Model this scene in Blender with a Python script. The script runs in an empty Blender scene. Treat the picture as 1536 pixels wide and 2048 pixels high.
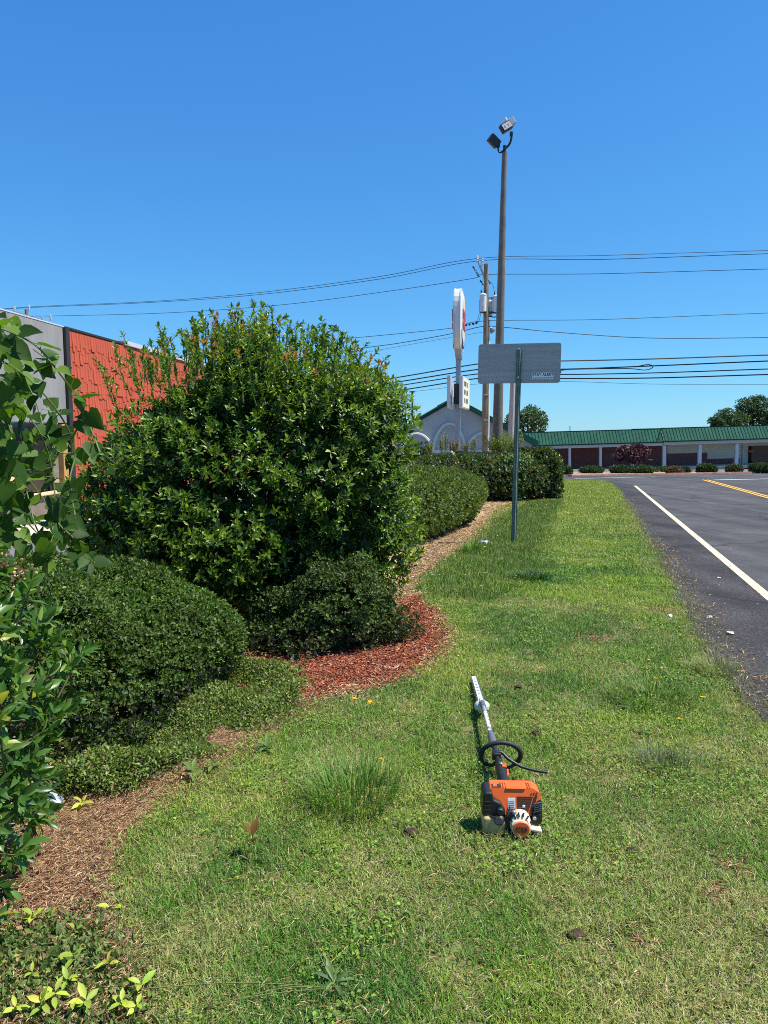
import bpy, math, random
import numpy as np
from mathutils import Vector, Matrix

R = math.radians
sc = bpy.context.scene
col = sc.collection

# ------------------------------------------------------------------ camera
F, HY, SL, CAMZ = 1450.0, 866.0, 0.0207, 1.6
PITCH = math.atan((1024 - HY) / F)
cam = bpy.data.cameras.new('camera')
cam.sensor_fit = 'VERTICAL'; cam.sensor_height = 24.0; cam.lens = F / 2048 * 24
cam.clip_start = 0.05; cam.clip_end = 3000
camo = bpy.data.objects.new('camera', cam); col.objects.link(camo)
camo.location = (0, 0, CAMZ); camo.rotation_euler = (R(90) - PITCH, 0, 0)
sc.camera = camo

# ------------------------------------------------------------------ daylight
SUN_EL, SUN_AZ = R(61), R(96)          # azimuth clockwise from +Y, the way the camera looks
w = bpy.data.worlds.new('World'); sc.world = w; w.use_nodes = True
nt = w.node_tree; nt.nodes.clear()
sky = nt.nodes.new('ShaderNodeTexSky'); sky.sky_type = 'NISHITA'; sky.sun_disc = False
sky.sun_elevation = SUN_EL; sky.sun_rotation = SUN_AZ
sky.air_density = 1.0; sky.dust_density = 0.0; sky.ozone_density = 3.0; sky.altitude = 100
bg = nt.nodes.new('ShaderNodeBackground'); bg.inputs['Strength'].default_value = 0.1
wo = nt.nodes.new('ShaderNodeOutputWorld')
# clear-day grading of the whole sky, channel by channel: deep blue overhead, pale blue at the horizon
sep = nt.nodes.new('ShaderNodeSeparateColor'); cmb = nt.nodes.new('ShaderNodeCombineColor')
nt.links.new(sky.outputs[0], sep.inputs[0])
for i, (gain, power) in enumerate(((.335, .96), (.985, .755), (2.34, .5))):
    pw = nt.nodes.new('ShaderNodeMath'); pw.operation = 'POWER'; pw.inputs[1].default_value = power
    ml = nt.nodes.new('ShaderNodeMath'); ml.operation = 'MULTIPLY'; ml.inputs[1].default_value = gain
    nt.links.new(sep.outputs[i], pw.inputs[0]); nt.links.new(pw.outputs[0], ml.inputs[0]); nt.links.new(ml.outputs[0], cmb.inputs[i])
nt.links.new(cmb.outputs[0], bg.inputs[0]); nt.links.new(bg.outputs[0], wo.inputs[0])
sd = bpy.data.lights.new('sun', 'SUN'); sd.energy = 5.0; sd.angle = R(0.53); sd.color = (1.0, 0.95, 0.87)
so = bpy.data.objects.new('sun', sd); col.objects.link(so)
ts = Vector((math.cos(SUN_EL) * math.sin(SUN_AZ), math.cos(SUN_EL) * math.cos(SUN_AZ), math.sin(SUN_EL)))
so.rotation_euler = ts.to_track_quat('Z', 'Y').to_euler(); so.location = ts * 50
sc.view_settings.view_transform = 'Standard'; sc.view_settings.look = 'None'
sc.view_settings.gamma = 1.0; sc.view_settings.exposure = 0.72; sc.view_settings.use_curve_mapping = False
sc.render.engine = 'CYCLES'
sc.cycles.use_denoising = False; sc.cycles.filter_width = 1.0
sc.cycles.max_bounces = 8; sc.cycles.transparent_max_bounces = 8
sc.cycles.diffuse_bounces = 3; sc.cycles.glossy_bounces = 2; sc.cycles.transmission_bounces = 3

# ------------------------------------------------------------------ where a line of sight meets the land
def ray(px, py):
    cx = (px - 768) / F; cy = (1024 - py) / F
    return Vector((cx, math.cos(PITCH) + cy * math.sin(PITCH), -math.sin(PITCH) + cy * math.cos(PITCH)))
def G(px, py):
    d = ray(px, py); t = -CAMZ / (d.z + SL * d.y)
    return Vector((t * d.x, t * d.y, CAMZ + t * d.z))
def P(px, py, Y):
    d = ray(px, py); t = Y / d.y
    return Vector((t * d.x, Y, CAMZ + t * d.z))
def gz(y):
    s = min(1, max(0, (y - 48) / 16.0)); s = s * s * (3 - 2 * s)
    return -SL * y - 1.0 * s
def gza(y):
    s = np.clip((y - 48) / 16.0, 0, 1); s = s * s * (3 - 2 * s)
    return -SL * y - 1.0 * s

# ------------------------------------------------------------------ materials
M = {}
def mat(name, c, rough=0.6, metal=0.0, spec=0.5, var=0.12, scale=6.0, bump=0.0, bscale=60.0, c2=None, coat=0.0, coords='Object', detail=6.0, ramp=(0.35, 0.65), stretch=(1, 1, 1), trans=0.0):
    m = bpy.data.materials.new(name); m.use_nodes = True; n = m.node_tree; b = n.nodes['Principled BSDF']
    b.inputs['Roughness'].default_value = rough; b.inputs['Metallic'].default_value = metal
    b.inputs['Specular IOR Level'].default_value = spec; b.inputs['Coat Weight'].default_value = coat
    tc = n.nodes.new('ShaderNodeTexCoord'); mp = n.nodes.new('ShaderNodeMapping'); mp.inputs['Scale'].default_value = stretch
    n.links.new(tc.outputs[coords], mp.inputs[0])
    nz = n.nodes.new('ShaderNodeTexNoise'); nz.inputs['Scale'].default_value = scale; nz.inputs['Detail'].default_value = detail; nz.inputs['Roughness'].default_value = 0.65
    n.links.new(mp.outputs[0], nz.inputs['Vector'])
    rp = n.nodes.new('ShaderNodeValToRGB'); rp.color_ramp.elements[0].position = ramp[0]; rp.color_ramp.elements[1].position = ramp[1]
    a = [min(1, x * (1 - var)) for x in c]; z = [min(1, x * (1 + var)) for x in (c2 or c)]
    rp.color_ramp.elements[0].color = (*a, 1); rp.color_ramp.elements[1].color = (*z, 1)
    n.links.new(nz.outputs['Fac'], rp.inputs[0]); n.links.new(rp.outputs[0], b.inputs['Base Color'])
    if bump:
        n2 = n.nodes.new('ShaderNodeTexNoise'); n2.inputs['Scale'].default_value = bscale; n2.inputs['Detail'].default_value = 4
        n.links.new(mp.outputs[0], n2.inputs['Vector'])
        bp = n.nodes.new('ShaderNodeBump'); bp.inputs['Strength'].default_value = bump; bp.inputs['Distance'].default_value = 0.01
        n.links.new(n2.outputs['Fac'], bp.inputs['Height']); n.links.new(bp.outputs[0], b.inputs['Normal'])
    if trans:
        b.inputs['Transmission Weight'].default_value = trans
    M[name] = m; return m

def leaf_mat(name, rough=0.35, spec=0.5, trans=0.35, tint=(1.25, 1.35, 0.55)):
    m = bpy.data.materials.new(name); m.use_nodes = True; n = m.node_tree; b = n.nodes['Principled BSDF']
    at = n.nodes.new('ShaderNodeAttribute'); at.attribute_name = 'Col'
    b.inputs['Roughness'].default_value = rough; b.inputs['Specular IOR Level'].default_value = spec
    n.links.new(at.outputs['Color'], b.inputs['Base Color'])
    tr = n.nodes.new('ShaderNodeBsdfTranslucent')
    mu = n.nodes.new('ShaderNodeVectorMath'); mu.operation = 'MULTIPLY'; mu.inputs[1].default_value = tint
    n.links.new(at.outputs['Color'], mu.inputs[0]); n.links.new(mu.outputs[0], tr.inputs['Color'])
    mx = n.nodes.new('ShaderNodeMixShader'); mx.inputs[0].default_value = trans
    n.links.new(b.outputs[0], mx.inputs[1]); n.links.new(tr.outputs[0], mx.inputs[2])
    n.links.new(mx.outputs[0], n.nodes['Material Output'].inputs[0])
    M[name] = m; return m

# ------------------------------------------------------------------ mesh helpers
def V(*a): return Vector(a) if len(a) == 3 else Vector((*a, 0))
class MB:
    """collects shapes, builds them as one mesh object; o is the parent's origin, taken off every vertex"""
    def __init__(s, o=(0, 0, 0)): s.v = []; s.f = []; s.o = Vector(o)
    def add(s, vs, fs):
        k = len(s.v); s.v += [Vector(x) for x in vs]; s.f += [tuple(k + i for i in f) for f in fs]; return s
    def box(s, c, d, rot=None):
        x, y, z = d[0] / 2, d[1] / 2, d[2] / 2; c = Vector(c)
        vs = [Vector(q) for q in ((-x, -y, -z), (x, -y, -z), (x, y, -z), (-x, y, -z), (-x, -y, z), (x, -y, z), (x, y, z), (-x, y, z))]
        if rot is not None: vs = [rot @ q for q in vs]
        return s.add([c + q for q in vs], [(0, 3, 2, 1), (4, 5, 6, 7), (0, 1, 5, 4), (1, 2, 6, 5), (2, 3, 7, 6), (3, 0, 4, 7)])
    def prism(s, base, off, flip=False):
        n = len(base); off = Vector(off); b = [Vector(q) for q in base]
        f = [tuple(range(n))[::-1], tuple(range(n, 2 * n))] + [(i, (i + 1) % n, n + (i + 1) % n, n + i) for i in range(n)]
        if flip: f = [q[::-1] for q in f]
        return s.add(b + [q + off for q in b], f)
    def tube(s, pts, r, n=8, cap=True):
        pts = [Vector(q) for q in pts]; m = len(pts)
        rs = r if isinstance(r, (list, tuple)) else [r] * m
        t0 = (pts[1] - pts[0]).normalized(); u = t0.orthogonal().normalized(); vs = []; fs = []
        for i in range(m):
            t = (pts[min(i + 1, m - 1)] - pts[max(i - 1, 0)]).normalized()
            u = (u - t * u.dot(t)).normalized(); w_ = t.cross(u)
            for k in range(n):
                a = 2 * math.pi * k / n; vs.append(pts[i] + (u * math.cos(a) + w_ * math.sin(a)) * rs[i])
        for i in range(m - 1):
            for k in range(n):
                fs.append((i * n + k, i * n + (k + 1) % n, (i + 1) * n + (k + 1) % n, (i + 1) * n + k))
        if cap: fs += [tuple(range(n))[::-1], tuple(range((m - 1) * n, m * n))]
        return s.add(vs, fs)
    def lathe(s, p, axis, prof, n=20):
        p = Vector(p); ax = Vector(axis).normalized(); u = ax.orthogonal().normalized(); q = ax.cross(u); vs = []; fs = []; m = len(prof)
        for (r, h) in prof:
            for k in range(n):
                a = 2 * math.pi * k / n; vs.append(p + ax * h + (u * math.cos(a) + q * math.sin(a)) * r)
        for i in range(m - 1):
            for k in range(n): fs.append((i * n + k, i * n + (k + 1) % n, (i + 1) * n + (k + 1) % n, (i + 1) * n + k))
        fs += [tuple(range(n))[::-1], tuple(range((m - 1) * n, m * n))]
        return s.add(vs, fs)
    def build(s, name, m, parent=None, bevel=0.0, smooth=False, seg=2):
        me = bpy.data.meshes.new(name); me.from_pydata([tuple(q - s.o) for q in s.v], [], s.f); me.update()
        me.materials.append(M[m] if isinstance(m, str) else m)
        o = bpy.data.objects.new(name, me); col.objects.link(o)
        if parent: o.parent = parent
        else: o.location = s.o
        if smooth:
            me.polygons.foreach_set('use_smooth', [True] * len(me.polygons))
            try: me.set_sharp_from_angle(angle=R(40))
            except Exception: pass
        if bevel:
            b = o.modifiers.new('bevel', 'BEVEL'); b.width = bevel; b.segments = seg; b.limit_method = 'ANGLE'; b.angle_limit = R(35)
        return o
def tag(o, label=None, cat=None, group=None, kind=None):
    if label: o['label'] = label
    if cat: o['category'] = cat
    if group: o['group'] = group
    if kind: o['kind'] = kind
    return o
def thing(name, label, cat, loc, rotz=0.0, group=None):
    o = bpy.data.objects.new(name, None); col.objects.link(o); o.location = loc; o.rotation_euler = (0, 0, rotz)
    o.empty_display_size = 0.1
    return tag(o, label, cat, group)
def sheet(name, pts, m, lift=0.0, kind='structure'):
    """a flat piece of the land from ground points, cut finely enough along y to follow the slope"""
    pts = [Vector((q[0], q[1])) for q in pts]
    import bmesh
    bm = bmesh.new(); vs = [bm.verts.new((q.x, q.y, 0)) for q in pts]; bm.faces.new(vs)
    for y in (48, 50, 52, 54, 56, 58, 60, 62, 64):
        bmesh.ops.bisect_plane(bm, geom=bm.verts[:] + bm.edges[:] + bm.faces[:], plane_co=(0, y, 0), plane_no=(0, 1, 0))
    bmesh.ops.triangulate(bm, faces=bm.faces[:])
    for v in bm.verts: v.co.z = gz(v.co.y) + lift
    bm.normal_update()
    for f in bm.faces:
        if f.normal.z < 0: f.normal_flip()
    me = bpy.data.meshes.new(name); bm.to_mesh(me); bm.free(); me.materials.append(M[m])
    o = bpy.data.objects.new(name, me); col.objects.link(o)
    if kind: o['kind'] = kind
    return o
def np_mesh(name, verts, tris=None, quads=None, colr=None, m=None, parent=None, smooth=False, loc=None):
    me = bpy.data.meshes.new(name); verts = np.asarray(verts, dtype=np.float32)
    if loc is not None: verts = verts - np.array(loc, dtype=np.float32)
    me.vertices.add(len(verts)); me.vertices.foreach_set('co', verts.ravel())
    nt_ = 0 if tris is None else len(tris); nq = 0 if quads is None else len(quads)
    li = np.concatenate([x.ravel() for x in (tris, quads) if x is not None]).astype(np.int32)
    me.loops.add(len(li)); me.loops.foreach_set('vertex_index', li)
    st = np.concatenate([np.arange(nt_) * 3, nt_ * 3 + np.arange(nq) * 4]).astype(np.int32)
    me.polygons.add(len(st)); me.polygons.foreach_set('loop_start', st)
    if smooth: me.polygons.foreach_set('use_smooth', np.ones(len(st), dtype=bool))
    me.update(calc_edges=True)
    if colr is not None:
        a = me.attributes.new('Col', 'FLOAT_COLOR', 'POINT'); c4 = np.ones((len(verts), 4), dtype=np.float32); c4[:, :3] = colr
        a.data.foreach_set('color', c4.ravel())
    me.materials.append(M[m])
    o = bpy.data.objects.new(name, me); col.objects.link(o)
    if parent: o.parent = parent
    elif loc is not None: o.location = loc
    return o

# leaf shapes: (across, along, lift)
T_LEAF = (np.array([(0, 0, 0), (-.42, .32, .07), (0, .35, .0), (.42, .32, .07), (-.44, .66, .02), (0, .7, -.05), (.44, .66, .02), (0, 1, -.17)]),
          [(0, 3, 2), (0, 2, 1), (5, 6, 7), (5, 7, 4)], [(2, 3, 6, 5), (2, 5, 4, 1)])
T_DIA = (np.array([(0, 0, 0), (-.5, .5, .1), (0, 1, 0), (.5, .5, .1)]), [(0, 2, 1), (0, 3, 2)], None)
T_HEART = (np.array([(0, .1, 0), (-.28, -.02, .02), (-.5, .2, .06), (-.42, .5, .08), (-.2, .8, .02), (0, 1.05, -.1), (.2, .8, .02), (.42, .5, .08), (.5, .2, .06), (.28, -.02, .02), (0, .4, -.03), (0, .72, -.05)]),
           [(0, 10, 1), (1, 10, 2), (0, 9, 10), (9, 8, 10), (3, 11, 4), (4, 11, 5), (5, 11, 6), (6, 11, 7)], [(2, 10, 11, 3), (8, 7, 11, 10)])
def unit(a): return a / np.maximum(np.linalg.norm(a, axis=-1, keepdims=True), 1e-9)
def leaves_np(pos, ax, up, L, W, colr, T):
    ax = unit(ax); sd_ = unit(np.cross(ax, up)); up = np.cross(sd_, ax)
    t, tr, qd = T; n = len(pos); k = len(t)
    L = np.asarray(L)[:, None, None]; W = np.asarray(W)[:, None, None]
    v = pos[:, None, :] + sd_[:, None, :] * (t[None, :, 0:1] * W) + ax[:, None, :] * (t[None, :, 1:2] * L) + up[:, None, :] * (t[None, :, 2:3] * L)
    off = (np.arange(n) * k)[:, None, None]
    tris = (np.array(tr)[None] + off).reshape(-1, 3) if tr else None
    quads = (np.array(qd)[None] + off).reshape(-1, 4) if qd else None
    return v.reshape(-1, 3), tris, quads, np.repeat(colr, k, axis=0)
CAMP = np.array([0, 0, CAMZ])
def leaf_plant(root, pos, ax, up, L, W, colr, T, m, single=0, outer=None, name='leaf', rest='foliage', sight=None):
    """the leaves that show largest become parts of their own, the rest one joined part"""
    rl = np.array(root.location); n = len(pos); pick = np.zeros(n, bool)
    if single:
        d = CAMP - pos; dist = np.linalg.norm(d, axis=1); d = d / dist[:, None]
        u2 = unit(np.cross(np.cross(unit(ax), up), unit(ax)))
        score = L * W / dist ** 2 * (0.25 + np.abs((u2 * d).sum(1)))
        if outer is not None: score = np.where(outer, score, 0)
        px = (pos[:, 0] / pos[:, 1]) * F; score = np.where(np.abs(px) < 790, score, score * 1e-3)
        pick[np.argsort(-score)[:single]] = True
        ids = np.nonzero(pick)[0]; order = ids[np.argsort(colr[ids].sum(1))]
        groups = np.array_split(order, 6); t, tr, qd = T
        sv = unit(np.cross(unit(ax), up)); uv = np.cross(sv, unit(ax)); axn = unit(ax)
        for g in groups:
            if not len(g): continue
            me = None
            c = colr[g].mean(0)
            for i in g:
                if me is None:
                    o = np_mesh(name, t, np.array(tr) if tr else None, np.array(qd) if qd else None, np.tile(c, (len(t), 1)), m); me = o.data
                else:
                    o = bpy.data.objects.new(name, me); col.objects.link(o)
                o.parent = root; p_ = pos[i] - rl
                s_, a_, u_ = sv[i] * W[i], axn[i] * L[i], uv[i] * L[i]
                o.matrix_local = Matrix(((s_[0], a_[0], u_[0], p_[0]), (s_[1], a_[1], u_[1], p_[1]), (s_[2], a_[2], u_[2], p_[2]), (0, 0, 0, 1)))
    k = ~pick
    if k.any():
        v, tr_, qd_, c_ = leaves_np(pos[k], ax[k], up[k], L[k], W[k], colr[k], T)
        o = np_mesh(rest, v, tr_, qd_, c_, m, root, loc=rl); o['kind'] = 'stuff'
        return o
def text_mesh(txt, size, name, m, parent, loc, rot, ext=0.0005, align='CENTER', xs=1.0, shear=0.0):
    c = bpy.data.curves.new('lettering', 'FONT'); c.body = txt; c.size = size; c.extrude = ext; c.align_x = align; c.align_y = 'CENTER'; c.shear = shear
    c.resolution_u = 3; c.offset = size * 0.022
    t = bpy.data.objects.new('lettering', c); me = bpy.data.meshes.new_from_object(t); bpy.data.objects.remove(t); bpy.data.curves.remove(c)
    me.materials.append(M[m]) if not me.materials else None
    me.materials[0] = M[m]
    o = bpy.data.objects.new(name, me); col.objects.link(o); o.parent = parent; o.location = loc; o.rotation_euler = rot; o.scale = (xs, 1, 1)
    return o
rng = np.random.default_rng(7); random.seed(7)
_tab = np.random.default_rng(3).random((8, 256, 256))
def vnoise(x, y, s, k=0):
    x = np.asarray(x) / s + 41.3; y = np.asarray(y) / s + 17.7; xi = np.floor(x).astype(int); yi = np.floor(y).astype(int); fx = x - xi; fy = y - yi
    fx = fx * fx * (3 - 2 * fx); fy = fy * fy * (3 - 2 * fy); T = _tab[k]
    g = lambda a, b: T[a % 256, b % 256]
    return (g(xi, yi) * (1 - fx) + g(xi + 1, yi) * fx) * (1 - fy) + (g(xi, yi + 1) * (1 - fx) + g(xi + 1, yi + 1) * fx) * fy
def inside(x, y, poly):
    c = np.zeros(len(x), bool); n = len(poly); j = n - 1
    for i in range(n):
        xi, yi = poly[i][0], poly[i][1]; xj, yj = poly[j][0], poly[j][1]
        k = ((yi > y) != (yj > y)) & (x < (xj - xi) * (y - yi) / ((yj - yi) or 1e-9) + xi); c ^= k; j = i
    return c
def smooth_path(pts, n=6):
    pts = [Vector(q) for q in pts]; out = []
    for i in range(len(pts) - 1):
        p0 = pts[max(i - 1, 0)]; p1 = pts[i]; p2 = pts[i + 1]; p3 = pts[min(i + 2, len(pts) - 1)]
        for k in range(n):
            t = k / n; out.append(0.5 * ((2 * p1) + (p2 - p0) * t + (2 * p0 - 5 * p1 + 4 * p2 - p3) * t * t + (3 * p1 - p0 - 3 * p2 + p3) * t ** 3))
    return out + [pts[-1]]
# ------------------------------------------------------------------ colours and surfaces
mat('soil', (.10, .085, .05), .95, spec=.1, var=.3, scale=9, bump=.5, c2=(.16, .13, .075))
mat('lawn_soil', (.070, .085, .024), .95, spec=.1, var=.3, scale=5, bump=.6, bscale=90, c2=(.14, .14, .05))
mat('dry_soil', (.36, .24, .14), .95, spec=.1, var=.3, scale=14, bump=.6, bscale=120, c2=(.42, .30, .17))
mat('mulch', (.19, .065, .034), .95, spec=.1, var=.35, scale=30, bump=.6, bscale=140, c2=(.27, .10, .06))
def road_mat(name, c, c2, speck):
    m = mat(name, c, .88, spec=.25, var=.1, scale=.9, bump=.3, bscale=230, c2=c2); n = m.node_tree; b = n.nodes['Principled BSDF']
    base = b.inputs['Base Color'].links[0].from_socket; tc = n.nodes['Texture Coordinate']
    mp = n.nodes.new('ShaderNodeMapping'); mp.inputs['Rotation'].default_value = (0, 0, R(15.8)); mp.inputs['Scale'].default_value = (1.6, .05, 1); n.links.new(tc.outputs['Object'], mp.inputs[0])
    st = n.nodes.new('ShaderNodeTexNoise'); st.inputs['Scale'].default_value = 1.4; st.inputs['Detail'].default_value = 5; n.links.new(mp.outputs[0], st.inputs['Vector'])
    sp = n.nodes.new('ShaderNodeTexNoise'); sp.inputs['Scale'].default_value = 70; sp.inputs['Detail'].default_value = 3; n.links.new(tc.outputs['Object'], sp.inputs['Vector'])
    vo = n.nodes.new('ShaderNodeTexVoronoi'); vo.feature = 'DISTANCE_TO_EDGE'; vo.inputs['Scale'].default_value = .32
    wn = n.nodes.new('ShaderNodeTexNoise'); wn.inputs['Scale'].default_value = 1.5; wn.inputs['Detail'].default_value = 6; n.links.new(tc.outputs['Object'], wn.inputs['Vector'])
    ad = n.nodes.new('ShaderNodeMixRGB'); ad.inputs[0].default_value = .35; n.links.new(tc.outputs['Object'], ad.inputs[1]); n.links.new(wn.outputs['Color'], ad.inputs[2]); n.links.new(ad.outputs[0], vo.inputs['Vector'])
    ck = n.nodes.new('ShaderNodeMapRange'); ck.inputs[1].default_value = .0; ck.inputs[2].default_value = .010; ck.inputs[3].default_value = .55; ck.inputs[4].default_value = 1.0; n.links.new(vo.outputs['Distance'], ck.inputs[0])
    r1 = n.nodes.new('ShaderNodeMapRange'); r1.inputs[1].default_value = .3; r1.inputs[2].default_value = .7; r1.inputs[3].default_value = .72; r1.inputs[4].default_value = 1.32; n.links.new(st.outputs['Fac'], r1.inputs[0])
    r2 = n.nodes.new('ShaderNodeMapRange'); r2.inputs[1].default_value = .35; r2.inputs[2].default_value = .7; r2.inputs[3].default_value = 1 - speck; r2.inputs[4].default_value = 1 + speck; n.links.new(sp.outputs['Fac'], r2.inputs[0])
    m1 = n.nodes.new('ShaderNodeMath'); m1.operation = 'MULTIPLY'; n.links.new(r1.outputs[0], m1.inputs[0]); n.links.new(r2.outputs[0], m1.inputs[1])
    m2 = n.nodes.new('ShaderNodeMath'); m2.operation = 'MULTIPLY'; n.links.new(m1.outputs[0], m2.inputs[0]); n.links.new(ck.outputs[0], m2.inputs[1])
    mu = n.nodes.new('ShaderNodeVectorMath'); mu.operation = 'SCALE'; n.links.new(base, mu.inputs[0]); n.links.new(m2.outputs[0], mu.inputs['Scale']); n.links.new(mu.outputs[0], b.inputs['Base Color'])
road_mat('asphalt', (.052, .051, .052), (.070, .069, .069), .25)
road_mat('asphalt_rough', (.032, .029, .030), (.052, .047, .047), .75)
mat('lot', (.10, .10, .11), .85, spec=.3, var=.2, scale=2, bump=.2, c2=(.14, .14, .145))
mat('white_paint', (.36, .34, .30), .7, spec=.3, var=.12, scale=18, bump=.2, c2=(.70, .68, .62), ramp=(.3, .48))
mat('line_paint', (.26, .22, .16), .75, spec=.3, var=.1, scale=24, bump=.3, c2=(.60, .49, .33), ramp=(.36, .50))
mat('yellow_paint', (.32, .18, .04), .7, spec=.3, var=.1, scale=20, bump=.2, c2=(.64, .34, .04), ramp=(.3, .45))
mat('concrete', (.46, .40, .33), .85, spec=.3, var=.12, scale=4, bump=.2, c2=(.52, .47, .40))
mat('kerb_red', (.42, .17, .10), .8, var=.2, scale=3, c2=(.5, .25, .16))
mat('bark', (.20, .12, .075), .95, spec=.1, var=.4, scale=30, bump=.4, c2=(.36, .25, .17))
mat('stucco_grey', (.215, .22, .215), .9, spec=.2, var=.06, scale=1.2, bump=.15, bscale=120, c2=(.25, .25, .245), stretch=(1, 2, .4))
mat('shingle', (.355, .060, .027), .75, spec=.3, var=.10, scale=3.0, bump=.25, bscale=40, c2=(.43, .082, .040), stretch=(1, 3, .35))
mat('black_trim', (.022, .02, .02), .5, var=.1)
mat('dark_glass', (.02, .018, .017), .08, spec=.6, var=.1)
mat('tan_board', (.62, .42, .24), .7, var=.1, scale=3, c2=(.7, .5, .31), stretch=(1, .3, 4))
mat('ochre', (.42, .24, .08), .6, var=.1)
mat('base_brown', (.17, .13, .105), .85, var=.12, scale=6, bump=.2)
mat('coping', (.55, .56, .58), .4, metal=.2, var=.05)
mat('green_roof', (.013, .074, .047), .8, spec=.15, var=.10, scale=.5, c2=(.020, .096, .062), stretch=(3, 1, 1))
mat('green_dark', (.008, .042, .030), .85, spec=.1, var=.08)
mat('church_wall', (.43, .395, .35), .9, spec=.2, var=.06, scale=.3, c2=(.49, .45, .405))
mat('church_trim', (.60, .58, .55), .8, var=.04)
mat('mall_white', (.55, .55, .54), .6, var=.05, scale=1)
mat('maroon', (.17, .06, .06), .9, spec=.2, var=.15, scale=8, c2=(.21, .085, .08))
mat('maroon_low', (.17, .085, .085), .9, spec=.2, var=.12, scale=8)
mat('mall_beige', (.66, .60, .47), .85, var=.06, scale=1)
mat('neon_red', (.6, .05, .04), .5, var=.02)
mat('bronze', (.155, .12, .088), .45, metal=.25, spec=.5, var=.10, scale=3, c2=(.19, .15, .115))
mat('dark_metal', (.02, .022, .028), .4, metal=.3, var=.1)
mat('lamp_grey', (.30, .32, .36), .35, metal=.6, var=.05)
mat('lens', (.55, .50, .47), .25, spec=.6, var=.25, scale=20)
mat('pole_wood', (.20, .155, .095), .9, spec=.2, var=.25, scale=9, bump=.4, c2=(.30, .24, .15), stretch=(3, 3, .25))
mat('pale_wood', (.36, .31, .29), .9, spec=.2, var=.15, scale=9, bump=.3, c2=(.46, .41, .39), stretch=(3, 3, .25))
mat('transformer', (.62, .64, .66), .4, var=.04)
mat('porcelain', (.5, .5, .52), .25, spec=.6, var=.05)
mat('conduit', (.70, .72, .74), .4, var=.05)
mat('wire', (.02, .022, .026), .6, var=.05)
mat('sign_white', (.60, .62, .62), .4, spec=.5, var=.04, scale=1.5)
mat('sign_cream', (.78, .72, .52), .35, spec=.5, var=.03)
mat('bun_yellow', (.78, .58, .28), .4, var=.03)
mat('logo_red', (.50, .06, .08), .4, var=.03)
mat('logo_blue', (.02, .10, .22), .4, var=.03)
mat('letter_dark', (.05, .055, .05), .5, var=.03)
mat('galv_sign', (.35, .34, .315), .55, metal=.0, spec=.3, var=.05, scale=3, c2=(.43, .415, .385), stretch=(.3, 1, 6))
mat('green_post', (.11, .165, .14), .55, metal=.1, var=.12, scale=12, c2=(.15, .21, .18))
mat('hole', (.012, .014, .014), .8, var=.05)
mat('sticker', (.88, .87, .84), .5, var=.02)
mat('ink', (.02, .02, .025), .6, var=.02)
mat('orange_plastic', (.80, .125, .012), .38, spec=.5, var=.04, scale=22, bump=.05, bscale=300, c2=(.60, .11, .022), ramp=(.5, .78))
mat('orange_logo', (.62, .10, .02), .45, var=.04)
mat('black_plastic', (.016, .016, .018), .42, spec=.5, var=.1, scale=14, bump=.08, bscale=300)
mat('rubber', (.02, .021, .023), .6, spec=.4, var=.1, bump=.1, bscale=200)
mat('cream_plastic', (.66, .58, .43), .5, var=.06, scale=14, c2=(.58, .49, .34))
mat('tank', (.36, .29, .13), .35, spec=.5, var=.2, scale=9, c2=(.50, .41, .2), trans=.25)
mat('alu', (.62, .62, .60), .35, metal=.7, var=.08, scale=30)
mat('grey_tube', (.17, .18, .19), .35, metal=.4, var=.1, scale=12)
mat('decal', (.62, .60, .57), .5, var=.06, scale=40)
mat('decal_red', (.45, .07, .04), .5, var=.1, scale=50)
mat('steel', (.66, .66, .63), .4, metal=.3, var=.06, scale=20)
mat('twig', (.13, .095, .06), .9, spec=.2, var=.25, scale=14)
mat('stem_green', (.12, .16, .045), .7, spec=.3, var=.2, scale=20)
mat('trunk', (.11, .085, .065), .9, spec=.1, var=.3, scale=9, bump=.4)
mat('trunk_pale', (.40, .36, .33), .9, spec=.2, var=.2, scale=9)
mat('plastic_white', (.78, .80, .84), .35, spec=.5, var=.05, scale=12, bump=.3, bscale=30)
mat('plastic_blue', (.30, .36, .55), .3, spec=.5, var=.2, scale=12, bump=.4, bscale=30, c2=(.50, .54, .64))
mat('pebble', (.62, .60, .56), .8, var=.1)
mat('dead_leaf', (.022, .015, .012), .8, spec=.2, var=.3, scale=60, c2=(.06, .035, .022))
leaf_mat('leaf_gloss', .36, .45, .38, (1.5, 1.5, .38))
leaf_mat('leaf_soft', .5, .32, .30)
leaf_mat('leaf_vine', .5, .22, .45, (1.4, 1.5, .35))
leaf_mat('leaf_far', .55, .3, .25)
leaf_mat('blade', .55, .3, .30, (1.15, 1.2, .6))
leaf_mat('straw', .8, .15, .12, (1, 1, .9))
leaf_mat('petal', .6, .2, .25, (1, 1, 1))

# ------------------------------------------------------------------ the land
import bmesh
bm = bmesh.new(); ys = [-60, -20, 0, 10, 20, 30, 40, 46, 48, 50, 52, 54, 56, 58, 60, 62, 64, 90, 150, 300, 700, 1500]; xs_ = [-900, -200, -60, -20, 0, 20, 60, 200, 900]
g = [[bm.verts.new((x, y, gz(min(y, 110)) - .012)) for x in xs_] for y in ys]
for i in range(len(ys) - 1):
    for j in range(len(xs_) - 1): bm.faces.new((g[i][j], g[i][j + 1], g[i + 1][j + 1], g[i + 1][j]))
me = bpy.data.meshes.new('ground'); bm.to_mesh(me); bm.free(); me.materials.append(M['soil'])
gr = bpy.data.objects.new('ground', me); col.objects.link(gr); gr['kind'] = 'structure'

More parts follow.
